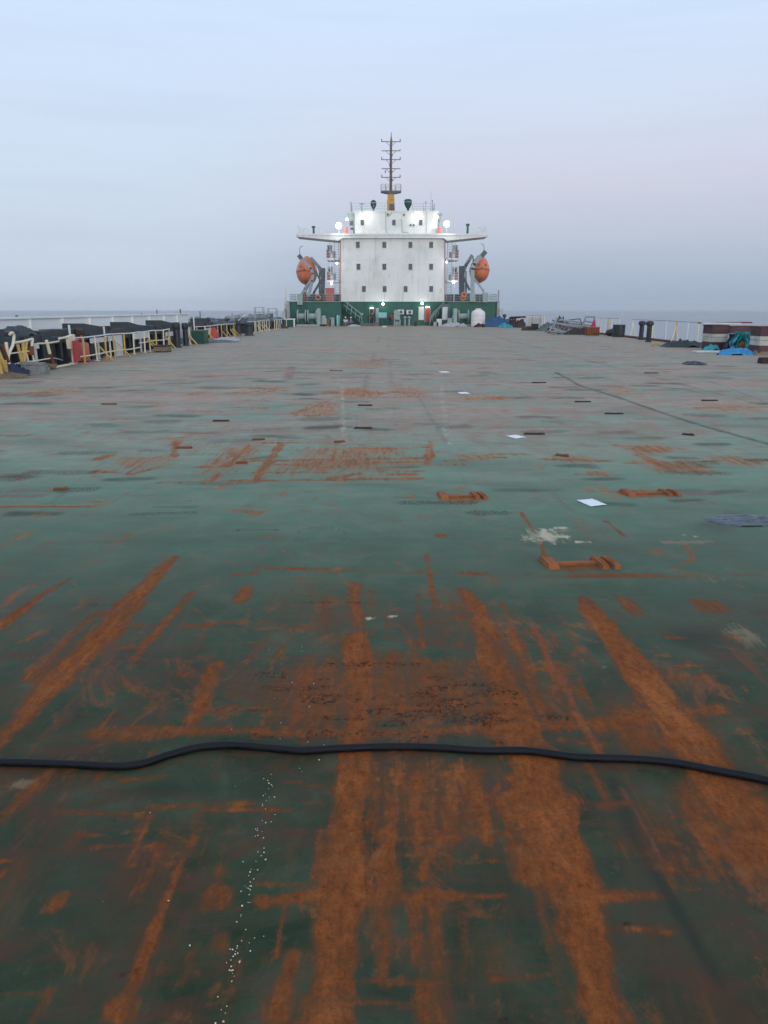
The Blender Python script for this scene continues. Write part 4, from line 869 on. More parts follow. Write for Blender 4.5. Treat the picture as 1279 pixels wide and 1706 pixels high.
davit([[(783, 500)], ('davit_arm', [(807, 421), (789, 440), (787, 448), (787, 500)], .28, .8, 'greyg'), ('davit_brace', [(786, 440), (785.5, 496)], .09, .9, 'dgrey'), ('davit_brace', [(776, 452), (776, 494)], .14, 4.2, 'grey'), ('hydraulic_ram', [(774, 444), (783, 434)], .1, 3.8, 'dgrey'), ('davit_arm', [(786, 426), (776, 442), (772, 452)], .26, 5.2, 'grey'),
       ('davit_frame', [(790, 464), (806, 486)], .13, .8, 'grey'), ('davit_frame', [(769, 445), (769, 494)], .42, 3.6, 'dgrey'), ('davit_frame', [(772, 462), (782, 483)], .16, 3.6, 'dgrey'),
       ('davit_foot', [(787, 490), (787, 501)], .4, -.25, 'greyg'), ('davit_foot', [(808, 489), (808, 502)], .38, -.25, 'greyg'), ('davit_head', [(803, 426), (808, 420)], .34, .8, 'dgrey'),
       ('hook_pole', [(806, 422), (806, 410), (804, 407), (801, 406)], .05, .8, 'grey'), ('fall_wire', [(788, 427), (788, 446)], .08, 5.2, 'dgrey'), ('davit_winch', [(775, 494), (780, 494)], .5, 3.6, 'dgrey')],
      'grey steel davit frame holding the right lifeboat', None)
# things standing on the main deck before the green front
def winch(x0, x1, lab, drums, yo=Y0 - 1.6, mir=1):
    c = ((x0 + x1) / 2, yo, 0); t = thing('mooring_winch', lab, 'winch', c, 'mooring winches before the green deckhouse')
    s = MB(); s.box(x0, x1, yo-.7, yo+.7, .003, .22); link('bedplate', s, K['greyg'], t, smooth=False)
    for a, b in drums:
        A, B = x0 + (x1-x0)*a, x0 + (x1-x0)*b
        s = MB(); s.lathe((A, yo, 1.15), [(.35, 0), (.35, B-A)], 22, 'X'); link('drum', s, K['greyg'], t)
        for q in (A, B): s = MB(); s.lathe((q - .05, yo, 1.15), [(.05, 0), (.78, 0), (.78, .1), (.05, .1)], 26, 'X'); link('drum_flange', s, K['greyg'], t)
        s = MB(); s.box(A+.1, B-.1, yo+.2, yo+.4, .22, .95); link('brake_guard', s, K['green'], t, smooth=False)
    a = x1 - .1 if mir > 0 else x0 + .1
    s = MB(); s.box(a-.22, a+.22, yo-.6, yo+.6, .22, 1.95); s.box(a-.18, a+.18, yo-.4, yo+.4, 1.95, 2.1); link('gear_case', s, K['greyg'], t, smooth=False)
    s = MB(); s.box(a+.3*mir, a+.9*mir, yo-.3, yo+.3, .22, .95) if mir > 0 else s.box(a-.9, a-.3, yo-.3, yo+.3, .22, .95); s.lathe((a + .35*mir, yo, 1.0), [(.25, 0), (.25, .45)], 14, 'X'); link('motor', s, K['greyg'], t)
winch(X_(493, Y0-1.6), X_(532, Y0-1.6), 'grey double drum mooring winch before the left green house', ((.06, .40), (.50, .86)))
winch(X_(757, Y0-1.6), X_(786, Y0-1.6), 'grey single drum mooring winch before the right green house', ((.25, .80),), mir=-1)
def person(o, lab, pose, shirt, trousers, turn=0.0, hat=None):
    t = thing('person', lab, 'person', o)
    J = dict(stand=[(0,0,.95),(0,0,1.15),(0,0,1.36),(0,0,1.50),(0,-.02,1.60),(0,-.01,1.71), (-.19,0,1.42),(-.25,.03,1.13),(-.22,-.12,.90),(.19,0,1.42),(.26,.02,1.13),(.2,-.16,.93), (-.1,0,.88),(-.12,-.03,.48),(-.11,.02,.08),(-.12,-.15,.04),(.1,0,.88),(.13,0,.48),(.12,.04,.08),(.14,-.13,.04)],
             sit=[(0,0,.30),(0,-.02,.5),(0,-.08,.70),(0,-.10,.83),(0,-.14,.93),(0,-.14,1.04), (-.19,-.08,.75),(-.25,-.22,.52),(-.12,-.42,.45),(.19,-.08,.75),(.26,-.22,.52),(.13,-.42,.48), (-.12,-.05,.24),(-.2,-.45,.46),(-.16,-.55,.08),(-.17,-.72,.04),(.12,-.05,.24),(.2,-.45,.48),(.17,-.52,.08),(.18,-.70,.04)],
             bend=[(0,.05,.93),(0,-.06,1.12),(0,-.26,1.27),(0,-.38,1.34),(0,-.47,1.38),(0,-.56,1.43), (-.18,-.3,1.28),(-.22,-.42,1.0),(-.15,-.55,.82),(.18,-.3,1.28),(.22,-.42,1.0),(.14,-.55,.82), (-.1,.05,.88),(-.12,-.06,.48),(-.11,.02,.08),(-.12,-.15,.04),(.1,.05,.88),(.13,-.05,.48),(.12,.04,.08),(.14,-.13,.04)])[pose]
    rad = [.14,.125,.15,.06,.088,.085,.07,.045,.03,.07,.045,.03,.085,.06,.045,.035,.085,.06,.045,.035]
    ed = [(0,1),(1,2),(2,3),(3,4),(4,5),(2,6),(6,7),(7,8),(2,9),(9,10),(10,11),(0,12),(12,13),(13,14),(14,15),(0,16),(16,17),(17,18),(18,19)]
    rz = Matrix.Rotation(turn, 3, 'Z'); V = [rz @ Vector(p) for p in J]
    for w in (8, 11):                      # palm, four fingers and a thumb
        d = (V[w] - V[w-1]).normalized(); sd_ = d.cross(Vector((0, 0, 1)));  sd_ = sd_.normalized() if sd_.length > .1 else Vector((0, 1, 0)); pl_ = len(V)
        V.append(V[w] + d*.08); rad.append(.03); ed.append((w, pl_))
        for k, (o_, l_) in enumerate(((-.028, .07), (-.010, .085), (.010, .08), (.027, .06))):
            V.append(V[pl_] + sd_*o_ + d*.03); rad.append(.009); ed.append((pl_, len(V)-1)); V.append(V[-1] + d*l_*.6 + Vector((0, -.015, 0))); rad.append(.008); ed.append((len(V)-2, len(V)-1))
        V.append(V[w] + d*.04 + sd_*(.045)); rad.append(.011); ed.append((w, len(V)-1)); V.append(V[-1] + d*.035 + sd_*.01); rad.append(.009); ed.append((len(V)-2, len(V)-1))
    def grow_(nm, idx, mat, k):
        mp = {a: i for i, a in enumerate(idx)}; me = bpy.data.meshes.new(nm); me.from_pydata([V[a] for a in idx], [(mp[a], mp[b]) for a, b in ed if a in mp and b in mp], [])
        ob = bpy.data.objects.new(nm, me); sc.collection.objects.link(ob); ob.parent = t; me.materials.append(K[mat])
        m_ = ob.modifiers.new('skin', 'SKIN'); lay = me.skin_vertices[0] if me.skin_vertices else me.skin_vertices.new()
        for i, a in enumerate(idx): lay.data[i].radius = (rad[a]*k + (.012 if k > 1 else 0),) * 2
        lay.data[0].use_root = True; ob.modifiers.new('sub', 'SUBSURF').render_levels = 1
        return ob
    grow_('body', list(range(len(V))), 'skin', 1.0)
    grow_('shirt', [1, 0, 2, 6, 7, 9, 10], shirt, 1.08); grow_('trousers', [0, 12, 13, 14, 16, 17, 18], trousers, 1.08)
    hd = (V[4] + V[5]) / 2 + WL[t]; s = MB(); s.ball(hd + rz @ Vector((0, .025, .045)), (.105, .112, .10), 14, 8); link('hair', s, K[hat or 'hair'], t)
    s = MB(); s.ball(hd + rz @ Vector((0, -.105, -.01)), (.015, .022, .022), 8, 6); link('nose', s, K['skin'], t)
    return t
yp = Y0 - .9
person(G(575, 543.6), 'person in a white shirt sitting on deck at the foot of the left stairs', 'sit', 'whitecloth', 'greycloth', .5, 'whitecloth')
person(G(583, 543.8), 'person in a grey blue shirt sitting beside the one in white', 'sit', 'greycloth', 'navy', 1.3, 'whitecloth')
person(G(649, 543.2), 'person in a magenta top bending over next to the cyan board', 'bend', 'magenta', 'darkcloth', 1.0)
person(D(619.5, 542.6, YB-.8) * Vector((1, 1, 0)) if False else Vector((X_(619.5), YB-.8, 0)), 'person in dark clothes standing before the dark doorway', 'stand', 'darkcloth', 'navy', .3)
def simple(nm, lab, cat, s, mat, o, group=None, smooth=False): return tag(link(nm, s, K[mat], origin=o, smooth=smooth), lab, cat, group)
# cyan work table on a stand
c = Vector((X_(637, Y0), Y0 - .4, 0)); t = thing('work_table', 'pale cyan upright board on a thin stand left of the magenta person', 'board', c)
a, b = px(630.5, 520.5, Y0-.4), px(644, 529, Y0-.4); s = MB(); s.box(a.x, b.x, Y0-.5, Y0-.4, b.z, a.z); link('panel', s, K['cyan'], t, smooth=False)
s = MB(); s.box(a.x-.05, b.x+.05, Y0-.75, Y0-.2, b.z-.12, b.z-.003); link('shelf', s, K['dgrey'], t, smooth=False)
s = MB(); s.tube([(c.x, Y0-.45, .03), (c.x, Y0-.45, b.z-.12)], .05, 8); s.box(c.x-.4, c.x+.4, Y0-.75, Y0-.15, .003, .05); link('stand', s, K['dgrey'], t, smooth=False)
c = G(645, 544.5); s = MB(); s.heap(c, .75, .5, .14, 4); simple('rag_heap', 'low brown heap of rags on deck in front of the cyan board', 'rags', s, 'wood', c, smooth=True)
# grey machine with legs right of the person
c = Vector((X_(661, Y0), Y0-.3, 0)); t = thing('welding_machine', 'grey green machine on legs between the magenta person and the wall units', 'machine', c)
x0, x1 = X_(656, Y0), X_(667.5, Y0)
s = MB(); s.box(x0, x1-.1, Y0-.8, Y0+.1, .75, 1.75); s.box(x0+.1, x1-.3, Y0-.7, Y0, 1.75, 1.9); link('cabinet', s, K['greyg'], t, smooth=False)
for x in (x0+.03, x1-.13):
    s = MB(); s.box(x-.03, x+.1, Y0-.8, Y0-.65, .003, .75); s.box(x-.03, x+.1, Y0-.05, Y0+.1, .003, .75); link('leg', s, K['greyg'], t, smooth=False)
s = MB(); s.lathe((x0+.4, Y0-.6, .3), [(.1, 0), (.27, 0), (.27, .3), (.1, .3)], 16, 'Y'); link('motor', s, K['grey'], t)
for u0, u1, v0, v1, lab in ((662, 672.5, 515.8, 523.6, 'white fan unit, left of the pair on the green front'), (677, 687, 516.5, 523.6, 'white fan unit, right of the pair on the green front')):
    a, b = px(u0, v0), px(u1, v1); c = Vector(((a.x+b.x)/2, YB-.2, b.z)); t = thing('air_conditioner', lab, 'air conditioner', c, 'air conditioners on the green front')
    s = MB(); s.box(a.x, b.x, YB-.4, YB-.06, b.z, a.z); link('casing', s, K['white2'], t, smooth=False)
    s = MB(); s.lathe((c.x+.03, YB-.43, (a.z+b.z)/2), [(.03, .028), (.2, .028), (.2, 0), (.15, -.01), (.03, -.01)], 18, 'Y'); link('fan_grille', s, K['dgrey'], t)
    s = MB(); s.box(a.x+.05, a.x+.1, YB-.35, YB-.01, b.z-.15, b.z-.003); s.box(b.x-.1, b.x-.05, YB-.35, YB-.01, b.z-.15, b.z-.003); link('bracket', s, K['dgrey'], t, smooth=False)
for u, lab in ((674.5, 'pale mushroom vent pipe on deck, the left one of the pair below the wall units'), (681.7, 'pale mushroom vent pipe on deck, the right one of the pair below the wall units')):
    c = Vector((X_(u, Y0), Y0+.2, 0)); t = thing('deck_ventilator', lab, 'ventilator', c, 'pale vent pipes below the wall units')
    s = MB(); s.lathe(c, [(.2, .003), (.2, .06), (.12, .08), (.11, .9)], 14); link('vent_pipe', s, K['greyg'], t)
    s = MB(); s.lathe(c, [(.13, .88), (.22, .95), (.22, 1.06), (.1, 1.14), (.02, 1.15)], 14); link('vent_head', s, K['greyg'], t)
for u, w, h, mat, lab, nm in ((553, .28, 1.0, 'greyg', 'grey steel cabinet between the left winch and the green wall', 'steel_cabinet'), (547, .3, .9, 'wood', 'brownish box beside the left mooring winch', 'storage_box'),
                          (562, .13, 1.35, 'cyan', 'slim pale blue gas cylinder against the left green house', 'gas_cylinder'), (692, .18, .5, 'maroon', 'small dark red box on deck below the white door', 'storage_box'),
                          (628, .25, .45, 'wood', 'brown crate beside the pipe trunk under the cyan board', 'storage_box'), (612, .9, .35, 'dgrey', 'long low dark crate lying before the dark doorway', 'storage_box'),
                          (731.5, .3, .85, 'white2', 'white box among clutter at the foot of the right stairs', 'storage_box'), (726, .28, .5, 'canvas', 'grey bundled sack at the foot of the right stairs', 'storage_box')):
    c = Vector((X_(u, Y0), Y0-.55, 0)); t = thing(nm, lab, nm.replace('_', ' '), c, None)
    if nm == 'gas_cylinder':
        s = MB(); s.lathe(c, [(.02, .003), (w, .01), (w, h*.82), (w*.7, h*.93), (w*.3, h*.97)], 14); link('bottle', s, K[mat], t)
        s = MB(); s.lathe(c, [(.05, h*.972), (.06, h*1.05), (.02, h*1.06)], 8); link('valve', s, K['dgrey'], t)
    else:
        s = MB(); s.box(c.x-w, c.x+w, c.y-.3, c.y+.3, .003, h*.86); link('box_body', s, K[mat], t, smooth=False)
        s = MB(); s.box(c.x-w*.96-.03, c.x+w*.96+.03, c.y-.33, c.y+.33, h*.863, h); link('box_lid', s, K[mat], t, smooth=False)
c = G(756, 543.8); s = MB(); s.heap(c, 1.6, .6, .42, 11, fold=.8); simple('canvas_sheet', 'pale grey canvas bundled on deck in front of the right winch', 'canvas', s, 'canvas', c, smooth=True)
c = G(590, 544); s = MB(); s.heap(c, .8, .4, .25, 21, fold=.7); simple('sack_heap', 'pale reddish sacks on the deck beside the two seated people', 'sacks', s, 'canvas', c, smooth=True)
c = G(513, 545.5); s = MB(); s.heap(c, .8, .9, .07, 31, fold=.9); simple('red_cloth', 'faded red cloth lying on deck in front of the left winch', 'cloth', s, 'pinkred', c, smooth=True)
# white tanks and tarpaulins at the right
def tank(u0, u1, vt, vb, lab, m_='plastic'):
    a, b = G(u0, vb), G(u1, vb); c = (a+b)/2; r = (b-a).x/2; c.y += r; h = (vb - vt) / (b-a).x * 0 + D(u0, vt, c.y).z
    t = thing('water_tank', lab, 'tank', c, 'white plastic tanks')
    s = MB(); s.lathe(c, [(r*.97, .003), (r, .06), (r, h*.28), (r*.985, h*.3), (r, h*.32), (r, h*.52), (r*.985, h*.54), (r, h*.56), (r, h*.72), (r*.9, h*.83), (r*.5, h*.93), (r*.42, h*.94)], 30); link('tank_shell', s, K[m_], t)
    s = MB(); s.lathe(c, [(r*.41, h*.942), (r*.41, h*.99), (r*.36, h), (.02, h*1.005)], 20); link('tank_lid', s, K[m_], t)
tank(785.5, 809, 514, 544.3, 'large pinkish white plastic tank standing before the right green house')
tank(813.5, 829, 520.5, 542.5, 'smaller white plastic tank rising behind the blue tarpaulin', 'white')
c = G(799, 545); s = MB(); s.heap(c, .7, .35, .4, 41, fold=.8); simple('rag_heap', 'dark brown rags heaped against the foot of the large white tank', 'rags', s, 'drust', c, smooth=True)
c = G(830, 544.6); s = MB(); s.heap(c, 1.75, 1.0, 1.0, 43, fold=.75, fq=2.2); simple('tarpaulin', 'dark blue tarpaulin heaped over gear beside the large white tank', 'tarpaulin', s, 'blue', c, smooth=True)
c = G(842, 546.4); s = MB(); s.heap(c, .8, .7, .45, 47, fold=.75); simple('tarpaulin', 'small teal blue tarpaulin at the outer end of the dark blue one', 'tarpaulin', s, 'teal', c, smooth=True)
# ---------------------------------------------------------------- port side: railings, stands, the neighbour's white bulwark
XR_ = -11.55
def rail_thing(lab, X, uu, h=.98, posts=(), braces=(), lean=0, rows=((1.0, 'cream'), (.30, 'cream')), pm='yellow', r=.028, group='yellow and white deck railings', nm='deck_railing', zz=None):
    ya, yb = YX(uu[0], X), YX(uu[1], X); t = thing(nm, lab, 'railing', (X, (ya+yb)/2, 0), group)
    for q, m_ in rows:
        s = MB(); n = 6; s.tube([(X + .03*math.sin(i*2.1+ya), ya+(yb-ya)*i/n, h*q + .02*math.sin(i*1.7+ya)) for i in range(n+1)], r, 6); link('rail', s, K[m_], t)
    for u in posts:
        y = YX(u, X); s = MB(); x2 = X + random.uniform(-.03, .03); s.tube([(X, y, .003), (x2, y, h-.01)], .036, 7); s.box(X-.09, X+.09, y-.09, y+.09, .003, .02); link('post', s, K[random.choice((pm, pm, 'cream'))], t)
    for u, du in braces:
        y = YX(u, X); y2 = YX(u+du, X+.5*1); s = MB(); s.tube([(X+.02, y, h*.62), (X + .45, y + (.25 if du > 0 else -.25), .003)], .03, 6); link('brace', s, K[pm], t)
    return t
# near section: bent, broken pieces traced where they stand
t = thing('bent_railing', 'bent yellow and rusty railing with a hooked white pipe nearest on the left', 'railing', DX(50, 612, XR_) * Vector((1, 1, 0)), 'yellow and white deck railings')
def traced(nm, pts, r, mat, X=XR_, par=None, n=7, dx=None):
    q = []
    for i, (u, v) in enumerate(pts): p = DX(u, v, X + (dx[i] if dx else 0)); p.z = max(p.z, r); q.append(p)
    s = MB(); s.tube(catmull(q, 5) if len(q) > 2 else q, r, n); return link(nm, s, K[mat], par)
traced('hooked_pipe', [(15, 606), (13, 597), (16, 586), (21, 575), (23, 561), (22, 556), (19, 554.5), (16, 557)], .045, 'cream', par=t)
traced('rail', [(23, 571), (38, 569), (54, 564.5)], .04, 'cream', par=t)
traced('rail', [(17, 589), (32, 587), (48, 585)], .022, 'cream', par=t); traced('rail', [(24, 607), (36, 604), (60, 601), (83, 597)], .022, 'cream', par=t)
for a, b, m_, r in (((29, 574), (38, 609), 'yellow', .05), ((38, 571), (40, 609), 'yellow', .05), ((44, 570), (40, 607), 'yellow', .045), ((43, 588), (49, 610), 'cream', .035), ((54, 565), (51, 590), 'cream', .045), ((52, 580), (58, 610), 'cream', .03),
                    ((-6, 580), (10, 618), 'yellow', .07), ((3, 575), (14, 603), 'rustred', .05), ((10, 570), (13, 600), 'cream', .05), ((-3, 600), (4, 628), 'yellow', .05), ((8, 600), (11, 624), 'yellow', .05)):
    traced('post', [a, b], r, m_, par=t)
traced('rusted_bracket', [(51, 577), (51.5, 591)], .09, 'rust', par=t)
t = thing('leaning_railing', 'leaning rust streaked railing panel left of the red gas cylinder', 'railing', DX(98, 612, XR_) * Vector((1, 1, 0)), 'yellow and white deck railings')
traced('post', [(77, 567), (83, 590)], .055, 'cream', par=t); traced('post', [(82.5, 589), (91, 616)], .06, 'rust', par=t)
traced('bottom_bar', [(80, 618), (100, 613.5), (124, 609)], .045, 'cream', par=t); traced('rail', [(62, 572.5), (80, 571.5), (98, 568.5)], .028, 'cream', par=t)
traced('rail', [(98, 564), (118, 561)], .04, 'cream', par=t); traced('rail', [(84, 597), (92, 597), (104, 600)], .02, 'grey', par=t)
traced('post', [(118, 563), (120, 578), (127, 606)], .055, 'cream', par=t); s = MB(); c = DX(118, 569, XR_); s.obox(c, (.15, .5, .45), (.1, 0, 0)); link('joint_plate', s, K['cream'], t, smooth=False)
rail_thing('straight yellow and white railing just right of the red gas cylinder', XR_, (119, 233), .97, (139, 160, 176, 190, 207, 222), ((163, 6), (195, 6)), rows=((1.0, 'white2'), (.28, 'cream')))
rail_thing('middle yellow railing with crossed braces beside the brown crate', XR_+.05, (233, 284), .97, (240, 249, 260, 272, 283), ((244, 5), (248, 4), (275, 4)), rows=((1.0, 'white2'), (.5, 'cream')))
rail_thing('short yellow railing before the dark green box', XR_+.05, (304, 316), .96, (311, 315.5), ((313, 4), (312, 3)), rows=((1.0, 'white2'),))
rail_thing('yellow railing with many crossed braces behind the red drum', XR_, (326, 397), .95, (329, 341, 350, 363, 369, 378, 390, 396), ((345, 3), (368, 3), (376, -3), (383, -3), (386, -3), (388, 3)), rows=((1.0, 'white2'),))
rail_thing('dense yellow slatted railing farther along, like a cream picket fence', XR_, (412, 449), .98, (415, 418, 424, 426, 431, 433, 437, 440, 444, 448), ((428, 2), (435, 2), (440, 2)), rows=((1.0, 'white2'),), pm='cream')
rail_thing('far cream railing next to the green covered box', XR_+.3, (455, 478), .95, (457, 460, 463, 466, 469, 477), (), rows=((1.0, 'white2'),), pm='cream')
# black steel stowage stands, one beyond another outside the railing
def stand(u0, u1, vt, lab, kind, X=-12.6, mat='black2'):
    ya, yb = sorted((YX(u0, X, 1), YX(u1, X, 1))); ym = (ya+yb)/2; L_ = (yb - ya); zt_ = DX((u0+u1)/2, vt, X).z; c = (X, ym, 0)
    t = thing('stowage_stand', lab, 'steel stand', c, 'black steel stands beyond the left railing'); w = .55
    s = MB(); s.box(X-w*.8, X+w*.8, ym-L_*.30, ym+L_*.30, -.3, zt_*.62); s.box(X+w*.8, X+w*.8+.05, ym-L_*.1, ym+L_*.1, -.2, zt_*.6); link('pedestal', s, K['black'], t, smooth=False)
    s = MB(); s.box(X-w, X+w, ym-L_*.5, ym+L_*.5, zt_*.62, zt_*.82); link('wide_cap', s, K[mat], t, smooth=False)
    s = MB()
    if kind == 0:
        s.box(X-w*.8, X+w*.8, ym-L_*.42, ym+L_*.2, zt_*.82, zt_); link('top_block', s, K[mat], t, smooth=False)
        s = MB(); s.tube([(X+w*.8, ym-L_*.2, 0), (X+w*.8, ym-L_*.3, zt_*.62)], .06, 8); link('strut', s, K['rustred'], t)
    elif kind == 1:
        s.add([(X-w*.8, ym-L_*.45, zt_*.82), (X+w*.8, ym-L_*.45, zt_*.82), (X+w*.8, ym+L_*.4, zt_*.82), (X-w*.8, ym+L_*.4, zt_*.82), (X-w*.8, ym-L_*.45, zt_*1.12), (X+w*.8, ym-L_*.45, zt_*1.12), (X+w*.8, ym+L_*.4, zt_*.92), (X-w*.8, ym+L_*.4, zt_*.92)],
              [(0,3,2,1),(4,5,6,7),(0,1,5,4),(1,2,6,5),(2,3,7,6),(3,0,4,7)]); link('sloped_top', s, K[mat], t, smooth=False)
    else:
        s.heap((X, ym, zt_*.82), w*1.05, L_*.45, zt_*.22, int(u0)+3, 24, fold=.6); link('coiled_rope', s, K[mat], t)
    for k in range(random.randint(1, 3)):
        s = MB(); s.obox((X + random.uniform(-.3, .5), ym + L_*random.uniform(-.4, .4), zt_*.84 + random.uniform(.03, .12)), (random.uniform(.15, .5), random.uniform(.3, 1.2), random.uniform(.08, .22)), (random.uniform(-.15, .15), random.uniform(-.1, .1), random.uniform(-.6, .6)))
        link('loose_timber', s, K[random.choice(('black', 'dgrey', 'black2', 'drust'))], t, smooth=False)
    s = MB()
    for k in (-.4, .4): s.box(X+w-.002, X+w+.06, ym+L_*k-.06, ym+L_*k+.06, zt_*.2, zt_*.8)
    link('rib', s, K[mat], t, smooth=False)
SL = [(-60, 4, 549, 'black steel stand at the left edge of view with a wide cap', 0), (8, 46, 546, 'black steel stand with heaped rope on top behind the hooked white pipe', 2), (44, 76, 551, 'black steel stand with a stepped top right of the hooked white pipe', 0),
      (82, 118, 548, 'black steel stand with a flat two step cap behind the leaning rail panel', 0), (120, 174, 544, 'long black steel stand with a sloping top behind the red gas cylinder', 1), (176, 196, 548, 'dark steel stand hidden behind the slanting white gangway', 0),
      (198, 229, 541, 'black steel stand with a thin tilted lid above the railing', 1), (236, 252, 542, 'small black steel stand behind the crossed yellow braces', 0), (255, 284, 537.5, 'black steel stand with a sloping top behind the brown crate', 1),
      (327, 341, 530, 'tall dark steel stand right of the thin white post beyond the green box', 0), (343, 356, 530, 'dark steel stand behind the red drum', 2), (358, 372, 531, 'distant dark steel stand just right of the one behind the red drum', 0),
      (374, 386, 530, 'distant dark steel stand beyond the crossed yellow braces', 2), (398, 408, 529, 'distant dark steel stand between the two dark bollard pairs', 0), (412, 424, 529, 'distant dark steel stand at the start of the cream picket railing', 2),
      (427, 437, 529, 'distant dark steel stand behind the middle of the picket railing', 0), (440, 449, 528.5, 'distant dark steel stand at the end of the picket railing', 2), (455, 470, 528.5, 'farthest dark steel stand short of the superstructure', 2)]
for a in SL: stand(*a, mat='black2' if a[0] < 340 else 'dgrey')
def bollard(u0, u1, vt, vb, lab, X=-11.0, mat='black', grp='black twin bollards along the rails'):
    c = G((u0+u1)/2, vb); a = G(u0, vb); b = G(u1, vb); r = abs(b.x - a.x)/2 * .9; h = D((u0+u1)/2, vt, c.y).z
    t = thing('bollard', lab, 'bollard', c, grp)
    s = MB(); s.lathe(c, [(r*1.1, .003), (r*1.1, .05), (r*.8, .06), (r*.78, h*.72)], 18); link('post', s, K[mat], t)
    s = MB(); s.lathe(c, [(r*.8, h*.722), (r, h*.78), (r, h*.94), (r*.85, h), (.02, h*1.005)], 18); link('head', s, K[mat], t)
bollard(288, 303, 537, 579, 'tall black bollard right of the brown crate, left of a close pair'); bollard(304, 316, 538, 576, 'tall black bollard right of the brown crate, right of a close pair')
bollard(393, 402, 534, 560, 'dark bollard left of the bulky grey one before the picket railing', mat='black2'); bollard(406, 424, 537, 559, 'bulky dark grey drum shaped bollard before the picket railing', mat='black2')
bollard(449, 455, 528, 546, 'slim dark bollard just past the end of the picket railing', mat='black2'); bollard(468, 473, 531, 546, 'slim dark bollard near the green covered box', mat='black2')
c = G(140, 603); t = thing('gas_cylinder', 'faded red gas cylinder standing against the left railing', 'gas cylinder', c)
r = .24; h = 1.13 * .72; zt_ = D(140, 570, c.y).z
s = MB(); s.lathe(c, [(r*.9, .04), (r, .08), (r, zt_*.9), (r*.85, zt_*.97), (r*.4, zt_)], 24); link('bottle', s, K['pinkred'], t)
s = MB(); s.lathe(c, [(r*.7, .003), (r*.75, .04)], 20); link('foot_ring', s, K['darkcloth'], t); s = MB(); s.tube([(c.x, c.y, zt_), (c.x, c.y, zt_+.25)], .05, 8); link('valve_guard', s, K['pinkred'], t)
s = MB(); a, b = DX(123, 566, XR_+.2), DX(131, 603, XR_+.35); s.obox((a+b)/2, (.08, .45, abs(a.z-b.z)), (.12, .08, 0)); simple('red_board', 'red board leaning on the railing beside the red gas cylinder', 'board', s, 'red', b)
c = G(58, 625); t = thing('concrete_block', 'grey concrete block lying on deck below the bent railing', 'concrete block', c)
s = MB(); s.obox(c + Vector((-.1, .25, .16)), (.75, .6, .30), (.03, .05, .25), .9); link('block', s, K['concrete'], t, smooth=False); s = MB(); s.obox(c + Vector((-.15, .25, .345)), (.7, .62, .05), (.02, .06, .3)); link('slab', s, K['concrete'], t, smooth=False)
c = G(72, 617); s = MB(); s.obox(c + Vector((-.2, .4, .16)), (.9, .5, .08), (.05, .1, .3)); s.obox(c + Vector((-.2, .4, .06)), (.7, .3, .1), (0, 0, .2)); simple('timber_board', 'grey flat board lying on deck just right of the concrete block', 'board', s, 'wood', c)
c = G(24, 625); s = MB(); s.heap(c, .55, .7, .32, 52, fold=.8); simple('dark_sheeting', 'dark blue black sheeting bunched left of the concrete block', 'sheeting', s, 'navy', c, smooth=True)
c = G(8, 632); s = MB()
for k in range(4): s.obox(c + Vector((-.3+.12*k, .2+.1*k, .03+.03*k)), (.9, .09, .05), (0, .03*k, .35-.2*k))
simple('timber_scraps', 'pale timber scraps on deck at the far left edge', 'timber', s, 'wood', c)
c = G(267, 587); t = thing('crate', 'low brown wooden crate on deck before the middle railing', 'crate', c); k = (G(278, 587).x - G(257, 587).x)
s = MB(); s.box(c.x-k/2, c.x+k/2, c.y, c.y+.8, .05, .26); link('crate_box', s, K['wood'], t, smooth=False); s = MB(); s.box(c.x-k/2-.02, c.x+k/2+.02, c.y-.03, c.y+.83, .262, .32); link('crate_lid', s, K['drust'], t, smooth=False)
s = MB(); s.box(c.x-k/2, c.x-k/2+.12, c.y, c.y+.8, .003, .05); s.box(c.x+k/2-.12, c.x+k/2, c.y, c.y+.8, .003, .05); link('runner', s, K['drust'], t, smooth=False)
c = G(330, 573); t = thing('green_box', 'dark green blue covered box beside the left railing', 'box', c); k = (G(341, 573).x - G(320, 573).x); zt_ = D(330, 550, c.y).z
s = MB(); s.box(c.x-k/2, c.x+k/2, c.y, c.y+1.1, .003, zt_-.07); link('box_body', s, K['green2'], t, smooth=False); s = MB(); s.box(c.x-k/2-.03, c.x+k/2+.03, c.y-.03, c.y+1.13, zt_-.068, zt_); link('cover', s, K['dgrey'], t, smooth=False)
c = G(356, 566); t = thing('red_drum', 'red cone topped drum on a white foot behind the railing braces', 'drum', c); zt_ = D(356, 545, c.y).z
s = MB(); s.lathe(c, [(.36, .09), (.36, zt_*.5), (.2, zt_*.85), (.06, zt_)], 18); link('drum_body', s, K['red'], t); s = MB(); s.lathe(c, [(.42, .003), (.42, .085)], 18); link('foot_ring', s, K['white2'], t)
c = G(360, 570); s = MB(); s.heap(c, 1.4, .9, .16, 61, fold=.9); simple('net_heap', 'black and white netting spread on deck before the red drum', 'netting', s, 'dgrey', c, smooth=True)
c = G(380, 567); s = MB(); s.heap(c, .8, .7, .2, 63, fold=.9); simple('plant_heap', 'pale and green rags on deck right of the red drum', 'rags', s, 'canvas', c, smooth=True)
c = G(485, 545); t = thing('covered_box', 'green covered box with a white edge left of the double winch', 'box', c); a, b = G(474, 545), G(489, 545); zt_ = D(485, 531, c.y).z
s = MB(); s.box(a.x, b.x, c.y, c.y+1, .003, zt_-.1); link('box_body', s, K['green2'], t, smooth=False); s = MB(); s.box(a.x-.1, b.x+.12, c.y-.05, c.y+1.05, zt_-.097, zt_); link('lid', s, K['white'], t, smooth=False)
s = MB(); s.box(b.x+.003, b.x+.15, c.y-.05, c.y+.1, .003, zt_-.1); link('end_post', s, K['white'], t, smooth=False)
